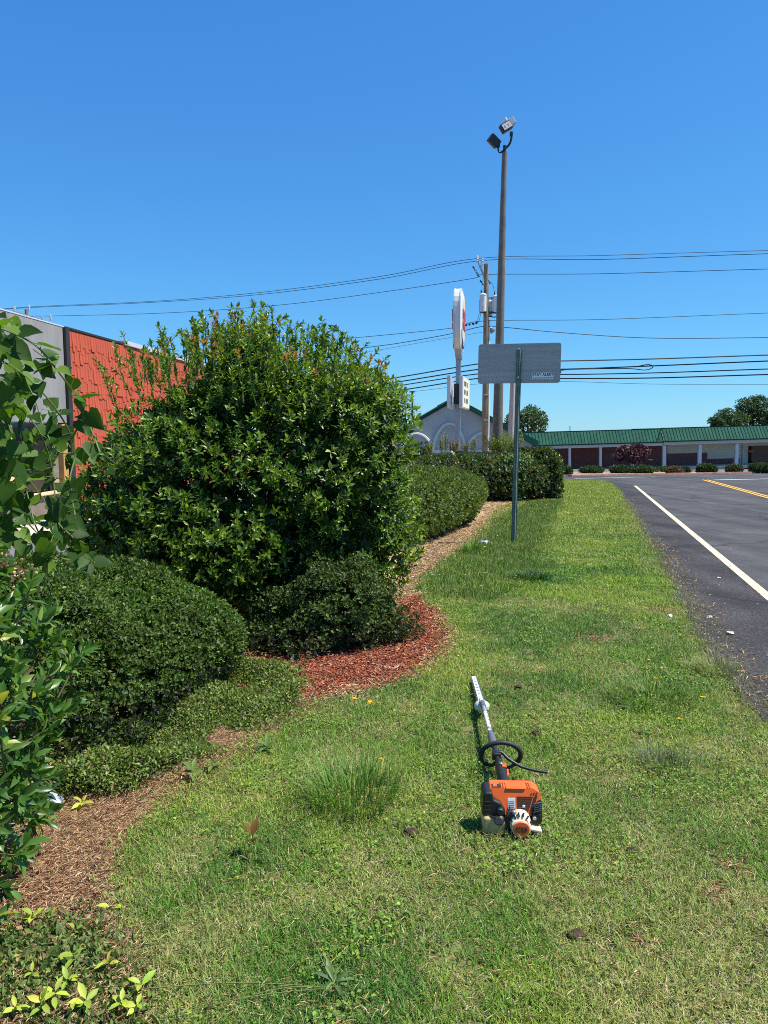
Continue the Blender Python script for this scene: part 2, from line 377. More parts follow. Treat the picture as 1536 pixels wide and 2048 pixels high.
RD = Vector((6.52, 23.05, 0)).normalized(); RN = Vector((RD.y, -RD.x, 0))        # along the road, and to its right
W0 = G(1270, 972); Y0 = G(1410, 960)
edge_px = [(1536, 1450), (1470, 1385), (1440, 1345), (1400, 1290), (1372, 1225), (1350, 1188), (1330, 1150), (1312, 1108), (1290, 1075), (1276, 1048), (1262, 1020), (1250, 1000), (1240, 983), (1228, 970), (1212, 962)]
edge = [G(*q) for q in edge_px]
near_edge = [edge[0] - RD * 14, edge[0] - RD * 5, edge[0] - RD * 1.2] + edge
left_run = [G(1168, 959.5), G(1110, 957.5)]
FARL = [G(1168, 952.5), G(1316, 950)]
fd = (FARL[1] - FARL[0]); fd.z = 0; fd.normalize()
road_poly = near_edge + left_run + [left_run[-1] - fd * 40, FARL[0] - fd * 46, FARL[0], FARL[1], FARL[1] + fd * 60, near_edge[0] + RN * 26]
sheet('road', road_poly, 'asphalt', .004)
# the coarse shoulder outside the white line
a = W0 - RN * .02
sh = near_edge[:-1] + [edge[-1] + RD * .5, W0 + RD * .4] + [W0 - RD * 45]
sheet('road_shoulder', sh, 'asphalt_rough', .008)
def line(name, p, q, wdt, m, lift):
    p = p.to_3d(); q = q.to_3d(); d = (q - p); d.z = 0; d.normalize(); n = Vector((d.y, -d.x, 0)) * wdt / 2
    return sheet(name, [p - n, q - n, q + n, p + n], m, lift)
line('edge_line', W0, W0 - RD * 42, .11, 'line_paint', .012)
for s in (-.1, .1): line('centre_line', Y0 + RN * s, Y0 + RN * s - RD * 48, .11, 'yellow_paint', .012)
line('stop_line', G(1428, 960.3), G(1428, 960.3) + fd * 30, .22, 'white_paint', .012)
line('far_edge_line', G(1150, 957.3), G(1312, 954.2), .13, 'white_paint', .012)
# far verge, kerb and the plaza's parking lot
kb = FARL[0] - fd * 46
k = MB(); n = Vector((-fd.y, fd.x, 0))
for i in range(26):
    p = kb + fd * i * 4.4; q = p + fd * 4.38
    k.prism([V(p.x, p.y, gz(p.y) - .05), V(q.x, q.y, gz(q.y) - .05), V(q.x, q.y, gz(q.y) + .1), V(p.x, p.y, gz(p.y) + .1)], n * .16)
tag(k.build('kerb', 'kerb_red'), kind='structure')
sheet('planting_strip', [kb + n * .16, kb + fd * 115 + n * .16, kb + fd * 115 + n * 6.5, kb + n * 6.5], 'bark', .006)
sheet('plaza_parking_lot', [V(-40, 57), V(80, 57), V(80, 92), V(-40, 92)], 'lot', .01)

# ------------------------------------------------------------------ shop on the left: grey stucco, orange shingle panel
A = G(148, 1035); BA = math.atan(.082)
base_z = A.z
shop = thing('shop_building', 'single storey shop with grey stucco front and orange shingled wall behind the big bush', 'shop', A, -BA)
HT = 4.30
def sp(name, c, d, m, parent=shop, bevel=.006): return MB().box(c, d).build(name, m, parent, bevel)
sp('grey_wall', (-.16, -4.2, (2.17 + HT) / 2), (.3, 8.2, HT - 2.17), 'stucco_grey')
sp('orange_wall', (-.2, 8.0, HT / 2 + .04), (.28, 15.8, HT - .08), 'shingle')
sp('wall', (-.2, -8.3, 1.08), (.3, 3.2, 2.16), 'base_brown')
sp('wall', (-.19, -3.4, .31), (.3, 6.56, .60), 'base_brown')
sp('corner_trim', (.0, 0.0, HT / 2), (.11, .17, HT), 'black_trim')
sp('roof', (-6, 3.5, HT - .3), (11.6, 23.6, .2), 'coping')
sp('coping', (-.17, -4.2, HT + .015), (.34, 8.3, .03), 'coping')
sp('coping', (-.2, 1.6, HT + .02), (.36, 3.0, .05), 'black_trim')
sp('coping', (-.2, 9.6, HT + .05), (.42, 13.0, .12), 'coping')
win = sp('window', (-.26, -1.25, 1.42), (.06, 1.75, 1.48), 'dark_glass', bevel=0)
sp('mullion', (-.20, -1.25, 1.24), (.06, 1.75, .05), 'black_trim', win)
sp('mullion', (-.20, -.62, 1.42), (.06, .05, 1.48), 'black_trim', win)
sp('sill', (-.03, -1.3, .645), (.16, 2.3, .06), 'tan_board', win)
sp('post', (-.06, -.24, 1.39), (.13, .2, 1.5), 'ochre')
sp('wall_base', (-.02, 8.0, .03), (.1, 15.7, .07), 'black_trim')
for i in range(10):
    sp('plank', (-.075, -3.6, .72 + .145 * i), (.05, 2.9, .132), 'tan_board', bevel=.004)
# staggered wooden shingles on the orange wall: the 300 that show largest singly, those farther along joined
sm = {}; far_sh = MB(shop.location); rw = .335; cnt = 0
nrow = int((HT - .1) / rw)
lst = []
for r in range(nrow):
    y = .10 + random.uniform(-.03, .0)
    while y < 15.6:
        wd = random.choice((.10, .115, .13, .15, .17)); lst.append((y + wd / 2, r, wd)); y += wd + .004
lst.sort(key=lambda q: q[0])
fm = MB()
for i, (y, r, wd) in enumerate(lst):
    zt = HT - .03 - r * rw; ln = rw + random.choice((-.01, .02, .05, .08, .12, .15)); t = random.choice((.018, .026, .034))
    if y > 9: break
    prof = [V(-.05, -wd / 2, -ln), V(-.05 + t, -wd / 2, -ln), V(-.05 + .008, -wd / 2, 0), V(-.05, -wd / 2, 0)]
    if i < 300:
        key = (wd, round(ln, 3), round(t, 3))
        kk = None
        for q in sm:
            if q[0] == wd and q[1] == round(ln, 3): kk = q
        if kk is None or len([q for q in sm if q[0] == wd and q[1] == round(ln, 3)]) < 1:
            o = MB().prism(list(prof), V(0, wd, 0)).build('shingle', 'shingle'); sm[key] = o.data
        else:
            o = bpy.data.objects.new('shingle', sm[kk]); col.objects.link(o)
        o.parent = shop; o.location = (0, y, zt)
    else:
        fm.prism([V(q.x, q.y + y, q.z + zt) for q in prof], V(0, wd, 0))
o = fm.build('shingles', 'shingle', shop); o['kind'] = 'stuff'
# pavement along the shop
def bl(x, y):
    c, s = math.cos(-BA), math.sin(-BA); return V(A.x + c * x - s * y, A.y + s * x + c * y)
pk = MB()
for i in range(14):
    ya, yb = -9 + i * 1.8, -9 + (i + 1) * 1.8 - .02
    q = [bl(.06, ya), bl(1.35, ya), bl(1.35, yb), bl(.06, yb)]
    pk.prism([V(c.x, c.y, gz(c.y) - .1) for c in q], V(0, 0, .18))
tag(pk.build('pavement', 'concrete', bevel=.012), kind='structure')
line('kerb_line', bl(1.5, .2), bl(1.5, 9), .16, 'white_paint', .008)
line('kerb_line', bl(1.5, -9), bl(1.5, .2), .14, 'kerb_red', .008)
sheet('shop_parking_lot', [bl(.0, -9), bl(4.6, -9), bl(4.9, 20), bl(0, 20)], 'lot', .0)

# ------------------------------------------------------------------ church with green roof
def church():
    D = 75.0; c0 = P(907, 930, D); b = gz(D)
    t = thing('church_building', 'grey stucco church gable with three arched panels and dark green roof', 'church', (c0.x, D, b), R(0))
    pk_ = P(907, 803, D); hl = P(795, 866, D); hr = P(1068, 893, D); o = Vector((c0.x, D, b))
    f = lambda px, py, dy=0: P(px, py, D) - o + V(0, dy, 0)
    wl = [f(795, 945), f(1064, 945), f(1064, 889), f(907, 803), f(795, 866)]
    MB().prism(wl, V(0, 22, 0)).build('wall', 'church_wall', t)
    th = .55
    rr = MB(); up = V(0, 0, .34)
    r1 = [f(907, 803, -.7) + V(0, 0, .02), f(1074, 895, -.7) + V(0, 0, .02)]
    rr.prism([r1[0], r1[1], r1[1] + up * 1.9, r1[0] + up * 1.25], V(0, 24, 0)); rr.build('roof', 'green_roof', t)
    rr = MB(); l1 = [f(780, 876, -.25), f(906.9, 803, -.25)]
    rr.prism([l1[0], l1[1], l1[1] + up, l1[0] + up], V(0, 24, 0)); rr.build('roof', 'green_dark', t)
    def arch(apx, lx, rx, ybot, yap, n=14):
        # pointed arch trim: two arcs from the feet to the apex
        pts = []
        for k_ in range(n + 1):
            u = k_ / n; pts.append(f(lx + (apx - lx) * (1 - math.cos(u * math.pi / 2)) ** .9, ybot + (yap - ybot) * math.sin(u * math.pi / 2), -.1))
        for k_ in range(n - 1, -1, -1):
            u = k_ / n; pts.append(f(rx + (apx - rx) * (1 - math.cos(u * math.pi / 2)) ** .9, ybot + (yap - ybot) * math.sin(u * math.pi / 2), -.1))
        MB().tube(pts, .16, 6).build('arch_trim', 'church_trim', t, smooth=True)
    arch(899, 866, 931, 905, 847); arch(833, 800, 865, 905, 867); arch(965, 932, 1000, 905, 866)
    MB().box(f(915, 903, -.1), (11.5, .2, .35)).build('band', 'church_trim', t)
    for px in (833, 899, 965):
        MB().box(f(px, 921, -.04), (2.4, .2, 1.5)).build('window', 'dark_glass', t)
church()

# ------------------------------------------------------------------ shopping plaza with green metal roof
def plaza():
    D = 90.0; base = P(1264, 936, D)
    t = thing('shopping_plaza', 'long low shopping plaza with green ribbed metal roof and white columns', 'shopping plaza', base)
    t.rotation_euler = (0, R(-1.6), 0)          # the lot it stands on climbs gently to the right
    k_ = D / F / math.cos(PITCH) ; X = lambda px: (px - 1264) * k_ * 1.0
    x0, xs, x1 = X(1046), X(1324), X(1860)
    MB().box(((x0 + xs) / 2, 3.2, 1.4), (xs - x0, .3, 2.8)).build('wall', 'maroon', t)
    MB().box(((xs + X(1352)) / 2, 3.2, 1.4), (X(1352) - xs, .3, 2.8)).build('wall', 'maroon', t)
    MB().box(((X(1352) + x1) / 2, 3.3, 1.45), (x1 - X(1352), .3, 2.9)).build('wall', 'mall_beige', t)
    MB().box(((X(1352) + X(1434)) / 2, 3.1, .75), (X(1434) - X(1352), .3, 1.5)).build('wall', 'maroon_low', t)
    MB().box(((X(1434) + X(1500)) / 2, 3.1, .35), (X(1500) - X(1434), .3, .7)).build('wall', 'maroon_low', t)
    MB().box(((x0 + x1) / 2, 1.55, -.2), (x1 - x0, 3.6, .4)).build('walkway', 'concrete', t)
    for xa, xb, zt in ((x0, xs - .04, 0), (xs + .04, x1, .06)):
        MB().box(((xa + xb) / 2, .05, 2.92 + zt), (xb - xa, .5, .5)).build('beam', 'mall_white', t, .02)
        MB().box(((xa + xb) / 2, 1.7, 3.06 + zt), (xb - xa, 2.8, .08)).build('canopy_ceiling', 'mall_white', t)
    for xa, xb, y0, zt in ((x0, xs, -.45, 0), (xs + .03, x1, -.62, .07)):
        prof = lambda x: [V(x, y0, 3.12 + zt), V(x, y0 + 1.15, 4.72 + zt), V(x, y0 + 12, 4.72 + zt), V(x, y0 + 12, 4.6 + zt), V(x, y0 + 1.2, 4.5 + zt), V(x, y0 + .1, 3.12 + zt)]
        roof = MB().prism(prof(xa), V(xb - xa, 0, 0)).build('roof', 'green_roof', t)
        rb = MB(); x = xa + .1
        while x < xb:
            rb.prism([V(x, y0 - .035, 3.13 + zt), V(x + .05, y0 - .035, 3.13 + zt), V(x + .05, y0 + 1.12, 4.75 + zt), V(x, y0 + 1.12, 4.75 + zt)], V(0, .03, -.025)); x += .40
        s_ = rb.build('seam', 'green_dark', roof); s_['kind'] = 'stuff'
        MB().box(((xa + xb) / 2, y0 - .06, 3.10 + zt), (xb - xa, .12, .14)).build('gutter', 'green_dark', roof)
        MB().box(((xa + xb) / 2, y0 + 1.2, 4.74 + zt), (xb - xa, .2, .08)).build('ridge_cap', 'green_dark', roof)
    MB().prism([V(xs - .9, -.50, 3.12), V(xs - .75, -.50, 3.12), V(xs + .16, .62, 4.76), V(xs + .0, .62, 4.76)], V(0, -.06, .04)).build('valley', 'green_dark', t)
    # hip at the left end
    MB().prism([V(x0 - .05, -.45, 3.12), V(x0 - 2.6, 1.5, 3.12), V(x0 - .05, 1.5, 4.72)], V(0, .15, 0)).build('roof_hip', 'green_roof', t)
    for px in (1078, 1140, 1201, 1264): MB().box((X(px), 0, 1.34), (.30, .30, 2.68)).build('column', 'mall_white', t, .02)
    for px in (1327, 1397, 1470, 1545, 1620):
        c = MB().box((X(px), -.05, 1.34), (.40, .40, 2.68)).build('column', 'mall_white', t, .02)
        MB().box((X(px), -.05, .12), (.50, .50, .24)).build('column_base', 'mall_white', c)
    d = MB().box((X(1548), 3.1, 1.1), (3.6, .2, 2.2)).build('door', 'dark_glass', t)
    MB().box((X(1524), 2.97, 1.55), (.7, .06, .28)).build('neon_sign', 'neon_red', d)
    MB().box((X(1507), 3.0, 1.15), (.16, .25, 2.3)).build('door_frame', 'mall_white', d)
    for px in (1120, 1170, 1232): MB().box((X(px), 3.02, 1.35), (1.3, .1, 1.1)).build('window', 'maroon_low' if px != 1170 else 'maroon', t)
    MB().box((X(1350), 3.0, 1.4), (.14, .14, 2.7)).build('corner_trim', 'maroon_low', t)
    MB().box((X(1308), 1.4, .9), (.5, .4, .12)).build('bracket', 'mall_white', t)
    MB().tube([V(X(1151), 2.5, 4.5), V(X(1151), 2.5, 5.4)], .05, 6).build('vent_pipe', 'dark_metal', t)
plaza()
# ------------------------------------------------------------------ floodlight mast
def mast():
    D = 26.0; b = P(994, 905, D); b.z = gz(D)
    t = thing('floodlight_pole', 'tall bronze floodlight mast rising behind the road sign with two floodlights on top', 'light pole', b)
    q = lambda px, py, dy=0: P(px, py, D) + V(0, dy, 0)
    MB(b).tube([b, q(995, 866), q(1001.5, 590), q(1009, 305)], [.19, .18, .135, .085], 20).build('pole', 'bronze', t, smooth=True)
    MB(b).box(q(994.5, 905) * 0 + b + V(0, 0, .03), (.6, .6, .08)).build('base_plate', 'bronze', t)
    MB(b).tube([q(1009, 306), q(1009.3, 291)], .055, 10).build('mount', 'dark_metal', t, smooth=True)
    a1 = MB(b).tube(smooth_path([q(1009.3, 298), q(1015, 293), q(1020, 286), q(1022.8, 276), q(1023, 267)]), .038, 10).build('bracket_arm', 'dark_metal', t, smooth=True)
    a2 = MB(b).tube(smooth_path([q(1009, 299), q(1004, 303.5), q(1000, 305), q(997, 302), q(996, 294)]), .03, 10).build('bracket_arm', 'dark_metal', t, smooth=True)
    def lamp(cx, cy, ang, yaw, front):
        c = q(cx, cy); rot = Matrix.Rotation(R(ang), 3, 'Y') @ Matrix.Rotation(R(yaw), 3, 'Z')
        h = MB(b).box(c, (.40, .20, .28), rot).build('floodlight', 'dark_metal', t, .015)
        if front:
            MB(b).box(c + rot @ V(0, -.105, 0), (.33, .012, .20), rot).build('lens', 'lens', h)
            for s in (-.08, .06): MB(b).box(c + rot @ V(s, -.113, 0), (.035, .008, .07), rot).build('reflector', 'lamp_grey', h)
            MB(b).box(c + rot @ V(.29, .06, .06), (.2, .24, .22), rot).build('driver_box', 'lamp_grey', h, .01)
            MB(b).box(c + rot @ V(.12, .0, .19), (.05, .18, .13), rot).build('glint_plate', 'steel', h)  # pale plate added to imitate the white glint above the lamp
        else:
            for s in (-.14, -.07, 0, .07, .14): MB(b).box(c + rot @ V(s, .13, 0), (.02, .08, .24), rot).build('fin', 'dark_metal', h)
            MB(b).box(c + rot @ V(.19, .02, .06), (.05, .16, .16), rot).build('knuckle', 'dark_metal', h, .01)
        return h
    lamp(1012, 254, -33, 12, True); lamp(988, 282, 37, 20, False)
    MB(b).box(q(1022.5, 268), (.1, .1, .14)).build('swivel', 'dark_metal', t, .01)
    MB(b).box(q(997, 291), (.09, .1, .12)).build('swivel', 'dark_metal', t, .01)
mast()

# ------------------------------------------------------------------ utility poles and wires
DU = 42.0
def upole():
    b = P(970.5, 905, DU); b.z = gz(DU)
    t = thing('utility_pole', 'wooden utility pole with three transformers and white conduit beside the mast', 'utility pole', b)
    q = lambda px, py, dy=0: P(px, py, DU + dy)
    MB(b).tube([b, q(970.5, 850), q(972, 700), q(972.4, 528)], [.2, .19, .165, .125], 14).build('pole', 'pole_wood', t, smooth=True)
    MB(b).tube([q(978.5, 640), q(977.8, 800)] + [V(q(977, 870).x, DU, gz(DU))], .05, 8).build('conduit', 'conduit', t, smooth=True)
    MB(b).tube([q(955, 518), q(960, 534), q(968, 552)], [.045, .05, .05], 6).build('support_arm', 'pale_wood', t, smooth=True)
    MB(b).tube([q(962, 530), q(968, 560), q(969.5, 575)], .03, 6).build('support_arm', 'transformer', t, smooth=True)
    for px, py in ((955, 517), (965, 522)):
        MB(b).lathe(q(px, py), (0, 0, 1), [(.03, -.2), (.07, -.15), (.04, -.08), (.075, -.02), (.04, .05), (.06, .1), (.02, .16)], 8).build('insulator', 'porcelain', t, smooth=True)
    for px, py in ((947, 537), (954, 548), (962, 565), (976, 562)):
        cu = MB(b).tube([q(px - 2, py - 4), q(px + 2, py)], .045, 6).build('cutout', 'dark_metal', t, smooth=True)
        MB(b).tube([q(px + 2, py), q(px + 3, py + 5), q(px + 6, py + 4)], .03, 5).build('fuse_arm', 'dark_metal', cu)
    for px, py, w_, h_, dy in ((966, 607, .195, .95, -.25), (992.5, 609, .19, .90, .05), (980, 618, .15, .80, .3)):
        c = q(px, py, dy)
        tr_ = MB(b).lathe(c, (0, 0, 1), [(w_ * .8, -h_ / 2), (w_, -h_ / 2 + .04), (w_, h_ / 2 - .06), (w_ * 1.05, h_ / 2 - .05), (w_ * 1.05, h_ / 2), (w_ * .6, h_ / 2 + .07)], 18).build('transformer', 'transformer', t, smooth=True)
        for s in (-.1, .09): MB(b).lathe(c + V(s, 0, h_ / 2 + .05), (s, 0, 1.4), [(.03, 0), (.05, .04), (.025, .1), (.05, .15), (.02, .22)], 7).build('bushing', 'dark_metal', tr_, smooth=True)
        MB(b).box(c + V(0, -w_ * .98, -.1), (.1, .03, .16)).build('plate', 'conduit', tr_)
        MB(b).box(c + V(0, 0, -h_ / 2 - .02), (w_ * 1.5, w_ * 1.5, .03)).build('base_ring', 'dark_metal', tr_)
    MB(b).box(q(982, 625), (.9, .1, .1)).build('mounting_bracket', 'dark_metal', t)
    MB(b).box(q(984, 596), (1.0, .05, .05)).build('mounting_bracket', 'dark_metal', t)
    MB(b).tube([q(978, 632), q(985, 634), q(995, 634)], .03, 6).build('cable', 'wire', t)
    MB(b).tube(smooth_path([q(959, 600), q(958, 630), q(952, 645), q(947, 650)]), .012, 5).build('cable', 'wire', t)
    MB(b).tube(smooth_path([q(962, 600), q(960, 635), q(955, 645), q(951, 648)]), .012, 5).build('cable', 'wire', t)
    MB(b).tube(smooth_path([q(976, 560), q(986, 570), q(989, 592)]), .012, 5).build('cable', 'wire', t)
    lm = MB(b).lathe(q(984.5, 661), (.5, 0, -.6), [(.03, -.25), (.1, -.1), (.17, .05), (.14, .12)], 12).build('street_lamp', 'lamp_grey', t, smooth=True)
    MB(b).tube([q(972, 655), q(984, 655)], .03, 6).build('lamp_arm', 'conduit', lm)
    for py in (715, 790, 840): MB(b).box(q(971.5, py) + V(.02, -.17, 0), (.25, .04, .05)).build('band', 'transformer', t)
    # short pale post
    D2 = 36.0; b2 = P(1022.5, 905, D2); b2.z = gz(D2)
    t2 = thing('pale_wooden_pole', 'short weathered pale wooden pole partly hidden behind the road sign', 'pole', b2)
    MB(b2).tube([b2, P(1022.7, 870, D2), P(1027, 745, D2)], [.18, .17, .135], 14).build('pole', 'pale_wood', t2, smooth=True)
    MB(b2).lathe(P(1027, 745, D2), (0, 0, 1), [(.14, 0), (.14, .05), (.03, .12)], 12).build('cap', 'lamp_grey', t2)
    # distant pole behind the shop roof
    D3 = 56.0; b3 = P(52, 900, D3); b3.z = gz(D3)
    t3 = thing('roofline_utility_pole', 'distant utility pole with slanting crossarm peeking over the grey shop roof', 'utility pole', b3)
    MB(b3).tube([b3, P(53, 619, D3)], [.2, .13], 10).build('pole', 'pole_wood', t3, smooth=True)
    ca = MB(b3).tube([P(27, 622, D3 - 1), P(92, 643, D3 - .2)], .06, 4).build('crossarm', 'pale_wood', t3)
    for px, py in ((29, 618), (58, 615), (84, 636), (101, 634)):
        MB(b3).lathe(P(px, py, D3 - .5), (0, 0, 1), [(.03, -.3), (.08, -.15), (.05, -.05), (.09, .05), (.04, .2)], 7).build('insulator', 'porcelain', t3, smooth=True)
    D4 = 80.0; b4 = P(825, 905, D4); b4.z = gz(D4)
    t4 = thing('parking_lot_light', 'slim dark parking lot light pole in front of the church gable', 'light pole', b4)
    MB(b4).tube([b4, P(824.5, 784, D4)], [.12, .085], 8).build('pole', 'dark_metal', t4)
    MB(b4).box(P(824.5, 783.5, D4), (.55, .3, .12)).build('lamp_head', 'dark_metal', t4)
upole()
def wire(label, pts, r=.016, name='power_line'):
    w_ = smooth_path([P(*q) for q in pts], 8); b = w_[0].copy()
    o = MB(b).tube(w_, r, 5).build(name, 'wire'); return tag(o, label, 'power line', 'overhead lines on the utility poles')
L_, M_, R_ = 57.0, 42.0, 39.0
wire('thin topmost line whose right part runs highest of all from the pole top', [(-400, 655, 68), (-80, 626, 60), (58, 614, 56), (300, 603, 53), (520, 585, 49), (760, 553, 45), (955, 517, 42), (1200, 511, 41), (1536, 501, R_), (1900, 494, 36)])
wire('thin line just under the topmost line on the same pole top', [(-400, 660, 68), (-80, 630, 60), (30, 617, 56), (300, 605, 53), (520, 589, 49), (760, 558, 45), (965, 521, 42), (1200, 519, 41), (1536, 507.5, R_), (1900, 500, 36)])
wire('thin line meeting the pole below the slanting arms, above the transformers', [(-400, 665, 68), (-60, 635, 60), (101, 632, 56), (330, 626, 52), (560, 610, 48), (780, 582, 45), (945, 557, 42.5), (971, 549, 42), (1200, 547.5, 41), (1536, 538, R_), (1900, 530, 36)])
wl = wire('thin line strung with four dark clips left of the pole, below the transformers', [(-200, 740, 62), (300, 722, 53), (600, 686, 47), (760, 671, 44.5), (905, 656, 42.5), (968, 642, 42), (1200, 639, 41), (1536, 626, R_), (1900, 614, 36)])
for px, py in ((932, 650.5), (939, 649), (946, 647.5), (953, 646)):
    MB(P(-200, 740, 62)).box(P(px, py, 42.2), (.12, .08, .10)).build('clip', 'wire', wl)
wire('sagging dark cable that dips to the right of the mast above the sign', [(-200, 790, 62), (400, 746, 51), (700, 700, 45), (800, 686, 44), (905, 667, 42.5), (965, 653, 42), (1012, 655, 41.8), (1120, 665, 41.4), (1300, 676, 40.5), (1536, 675, R_), (1800, 670, 37)], .02)
wire('faint hair-thin line crossing below the dipping cable', [(-100, 800, 60), (500, 742, 50), (740, 703, 45), (860, 682, 43), (968, 664, 42)], .009)
cb = 'thick black cable'
wire('thick black cable, highest of the four passing behind the road sign', [(-300, 838, 64), (100, 836, 57), (400, 818, 51), (770, 759, 44.5), (955, 728, 42.3), (1036, 722.5, 42), (1117, 722, 41.6), (1300, 718, 40.5), (1536, 710, R_), (1850, 700, 37)], .034)
wl = wire('thick black cable, second highest behind the road sign, with a splice loop at right', [(-300, 846, 64), (100, 844, 57), (400, 826, 51), (770, 768, 44.5), (955, 739, 42.3), (1036, 735, 42), (1117, 738.5, 41.6), (1300, 732, 40.5), (1536, 722, R_), (1850, 710, 37)], .034)
MB(P(-300, 846, 64)).tube(smooth_path([P(1117, 743, 41.6), P(1140, 739, 41.4), P(1250, 737, 40.8), P(1290, 740, 40.6), P(1306, 734, 40.5), P(1296, 729, 40.5), P(1270, 734, 40.7)]), .025, 5).build('splice_loop', 'wire', wl)
MB(P(-300, 846, 64)).tube([P(1108, 744, 41.6), P(1122, 742, 41.5)], [.05, .14], 8).build('splice_case', 'wire', wl)
wire('thick black cable, third of the four passing behind the road sign', [(-300, 853, 64), (100, 850, 57), (400, 832, 51), (780, 774, 44.4), (955, 748, 42.3), (1036, 747, 42), (1117, 749, 41.6), (1300, 746, 40.5), (1536, 738, R_), (1850, 728, 37)], .03)
wire('thick black cable, lowest of the four passing behind the road sign', [(-300, 860, 64), (100, 856, 57), (400, 838, 51), (790, 782, 44.4), (955, 757, 42.3), (1036, 756, 42), (1117, 757, 41.6), (1300, 756, 40.5), (1536, 749, R_), (1850, 740, 37)], .034)
wire('faint thin line under the thick cables, low above the green roof', [(200, 842, 55), (760, 790, 45), (955, 768, 42.3), (1117, 763, 41.6), (1300, 768, 40.5), (1536, 769, R_), (1850, 768, 37)], .010)

# ------------------------------------------------------------------ restaurant pylon sign, seen almost edge on
def pylon():
    D = 38.0; b = P(915, 900, D); b.z = gz(D)
    t = thing('pylon_sign', 'white rounded restaurant pylon sign seen edge on with cream message boards below', 'sign', b, R(-10))
    z = lambda py: P(915, py, D).z - b.z
    pl = MB().box((0, 0, z(706) / 2), (.26, .26, z(706))).build('pole', 'lamp_grey', t, .02)
    MB().box((0, 0, .06), (.6, .6, .12)).build('base_plate', 'lamp_grey', pl)
    zc = (z(581) + z(702)) / 2; rr = (z(581) - z(702)) / 2; n = 40; th = .29
    out = []
    for i in range(n):
        a_ = 2 * math.pi * i / n; cx, cz = math.cos(a_), math.sin(a_)
        k_ = (abs(cx) ** 3.2 + abs(cz) ** 3.2) ** (-1 / 3.2); out.append((cx * k_ * rr * .98, cz * k_ * rr))
    cab = MB().prism([V(-th / 2, y, zc + zz) for y, zz in out], V(th, 0, 0), True).build('cabinet', 'sign_white', t, .05, seg=3)
    MB().prism([V(th / 2 - .02, y * 1.015, zc + zz * 1.015) for y, zz in out], V(.05, 0, 0), True).build('retainer', 'coping', cab)
    MB().prism([V(-th / 2 - .03, y * 1.015, zc + zz * 1.015) for y, zz in out], V(.05, 0, 0), True).build('retainer', 'coping', cab)
    for sgn in (1, -1):
        fx = sgn * (th / 2 + .03)
        face = MB(); m_ = 28
        rings = [(1.0, 0), (.93, .035), (.7, .06), (.0001, .07)]
        for (s_, h_) in rings: face.v += [V(fx + sgn * h_, y * s_ * .93, zc + zz * s_ * .93) for y, zz in out]
        for j in range(3):
            for i in range(n): face.f.append((j * n + i, j * n + (i + 1) % n, (j + 1) * n + (i + 1) % n, (j + 1) * n + i))
        fo = face.build('sign_face', 'sign_white', t, smooth=True)
        xo = fx + sgn * .035
        def bun(z0, z1, top):
            pts = []
            for i in range(17):
                a_ = math.pi * i / 16; pts.append((math.cos(a_) * .66, (z1 if top else -z1) * math.sin(a_) ** .8 + (z0 if top else -z0)))
            return pts
        MB().prism([V(xo, y, zc + q) for y, q in bun(.50, .72, True)], V(sgn * .05, 0, 0)).build('bun', 'bun_yellow', fo)
        MB().prism([V(xo, y, zc + q) for y, q in bun(.50, .62, False)], V(sgn * .05, 0, 0)).build('bun', 'bun_yellow', fo)
        ry = R(90) * sgn
        text_mesh('BURGER', .62, 'lettering', 'logo_red', fo, (xo + sgn * .06, 0, zc + .24), (R(90), 0, ry), .02, xs=.72)
        text_mesh('KING', .72, 'lettering', 'logo_red', fo, (xo + sgn * .06, 0, zc - .27), (R(90), 0, ry), .02, xs=.92)
        sw = []
        for i in range(25):
            a_ = R(205) + R(110) * i / 24; sw.append(V(xo, math.cos(a_) * 1.36 * sgn, zc + math.sin(a_) * 1.36))
        MB().tube(sw, [0.015 + .05 * math.sin(math.pi * i / 24) for i in range(25)], 6).build('swoosh', 'logo_blue', fo, smooth=True)
    nk = MB().prism([V(-.17, -.7, z(700)), V(-.17, .7, z(700)), V(-.13, .22, z(720)), V(-.13, -.22, z(720))], V(.32, 0, 0)).build('neck', 'lamp_grey', t, .02)
    for sgn, zt, zb in ((1, z(756), z(818)), (-1, z(754), z(817))):
        x_ = .33 if sgn > 0 else -.40; rot = Matrix.Rotation(R(-3.0 if sgn > 0 else 2), 3, 'Z')
        bd = MB().box((x_, .0, (zt + zb) / 2), (.17, 3.0, zt - zb), rot).build('message_board', 'coping', t, .02)
        MB().box(Vector((x_, 0, (zt + zb) / 2)) + rot @ V(sgn * .09, 0, 0), (.02, 2.85, zt - zb - .12), rot).build('board_face', 'sign_cream', bd)
        for r_ in range(3):
            for c_ in range(5):
                if (r_ * 5 + c_) % 4 == 3: continue
                MB().box(Vector((x_, 0, zt - .35 - r_ * .42)) + rot @ V(sgn * .105, -.9 + c_ * .34, 0), (.012, .2, .24), rot).build('letter', 'letter_dark', bd)
    MB().box((0, .1, (z(765) + z(812)) / 2), (.36, 1.2, z(772) - z(812))).build('dark_infill', 'dark_metal', t)  # dark box filling the gap between the two message boards
pylon()

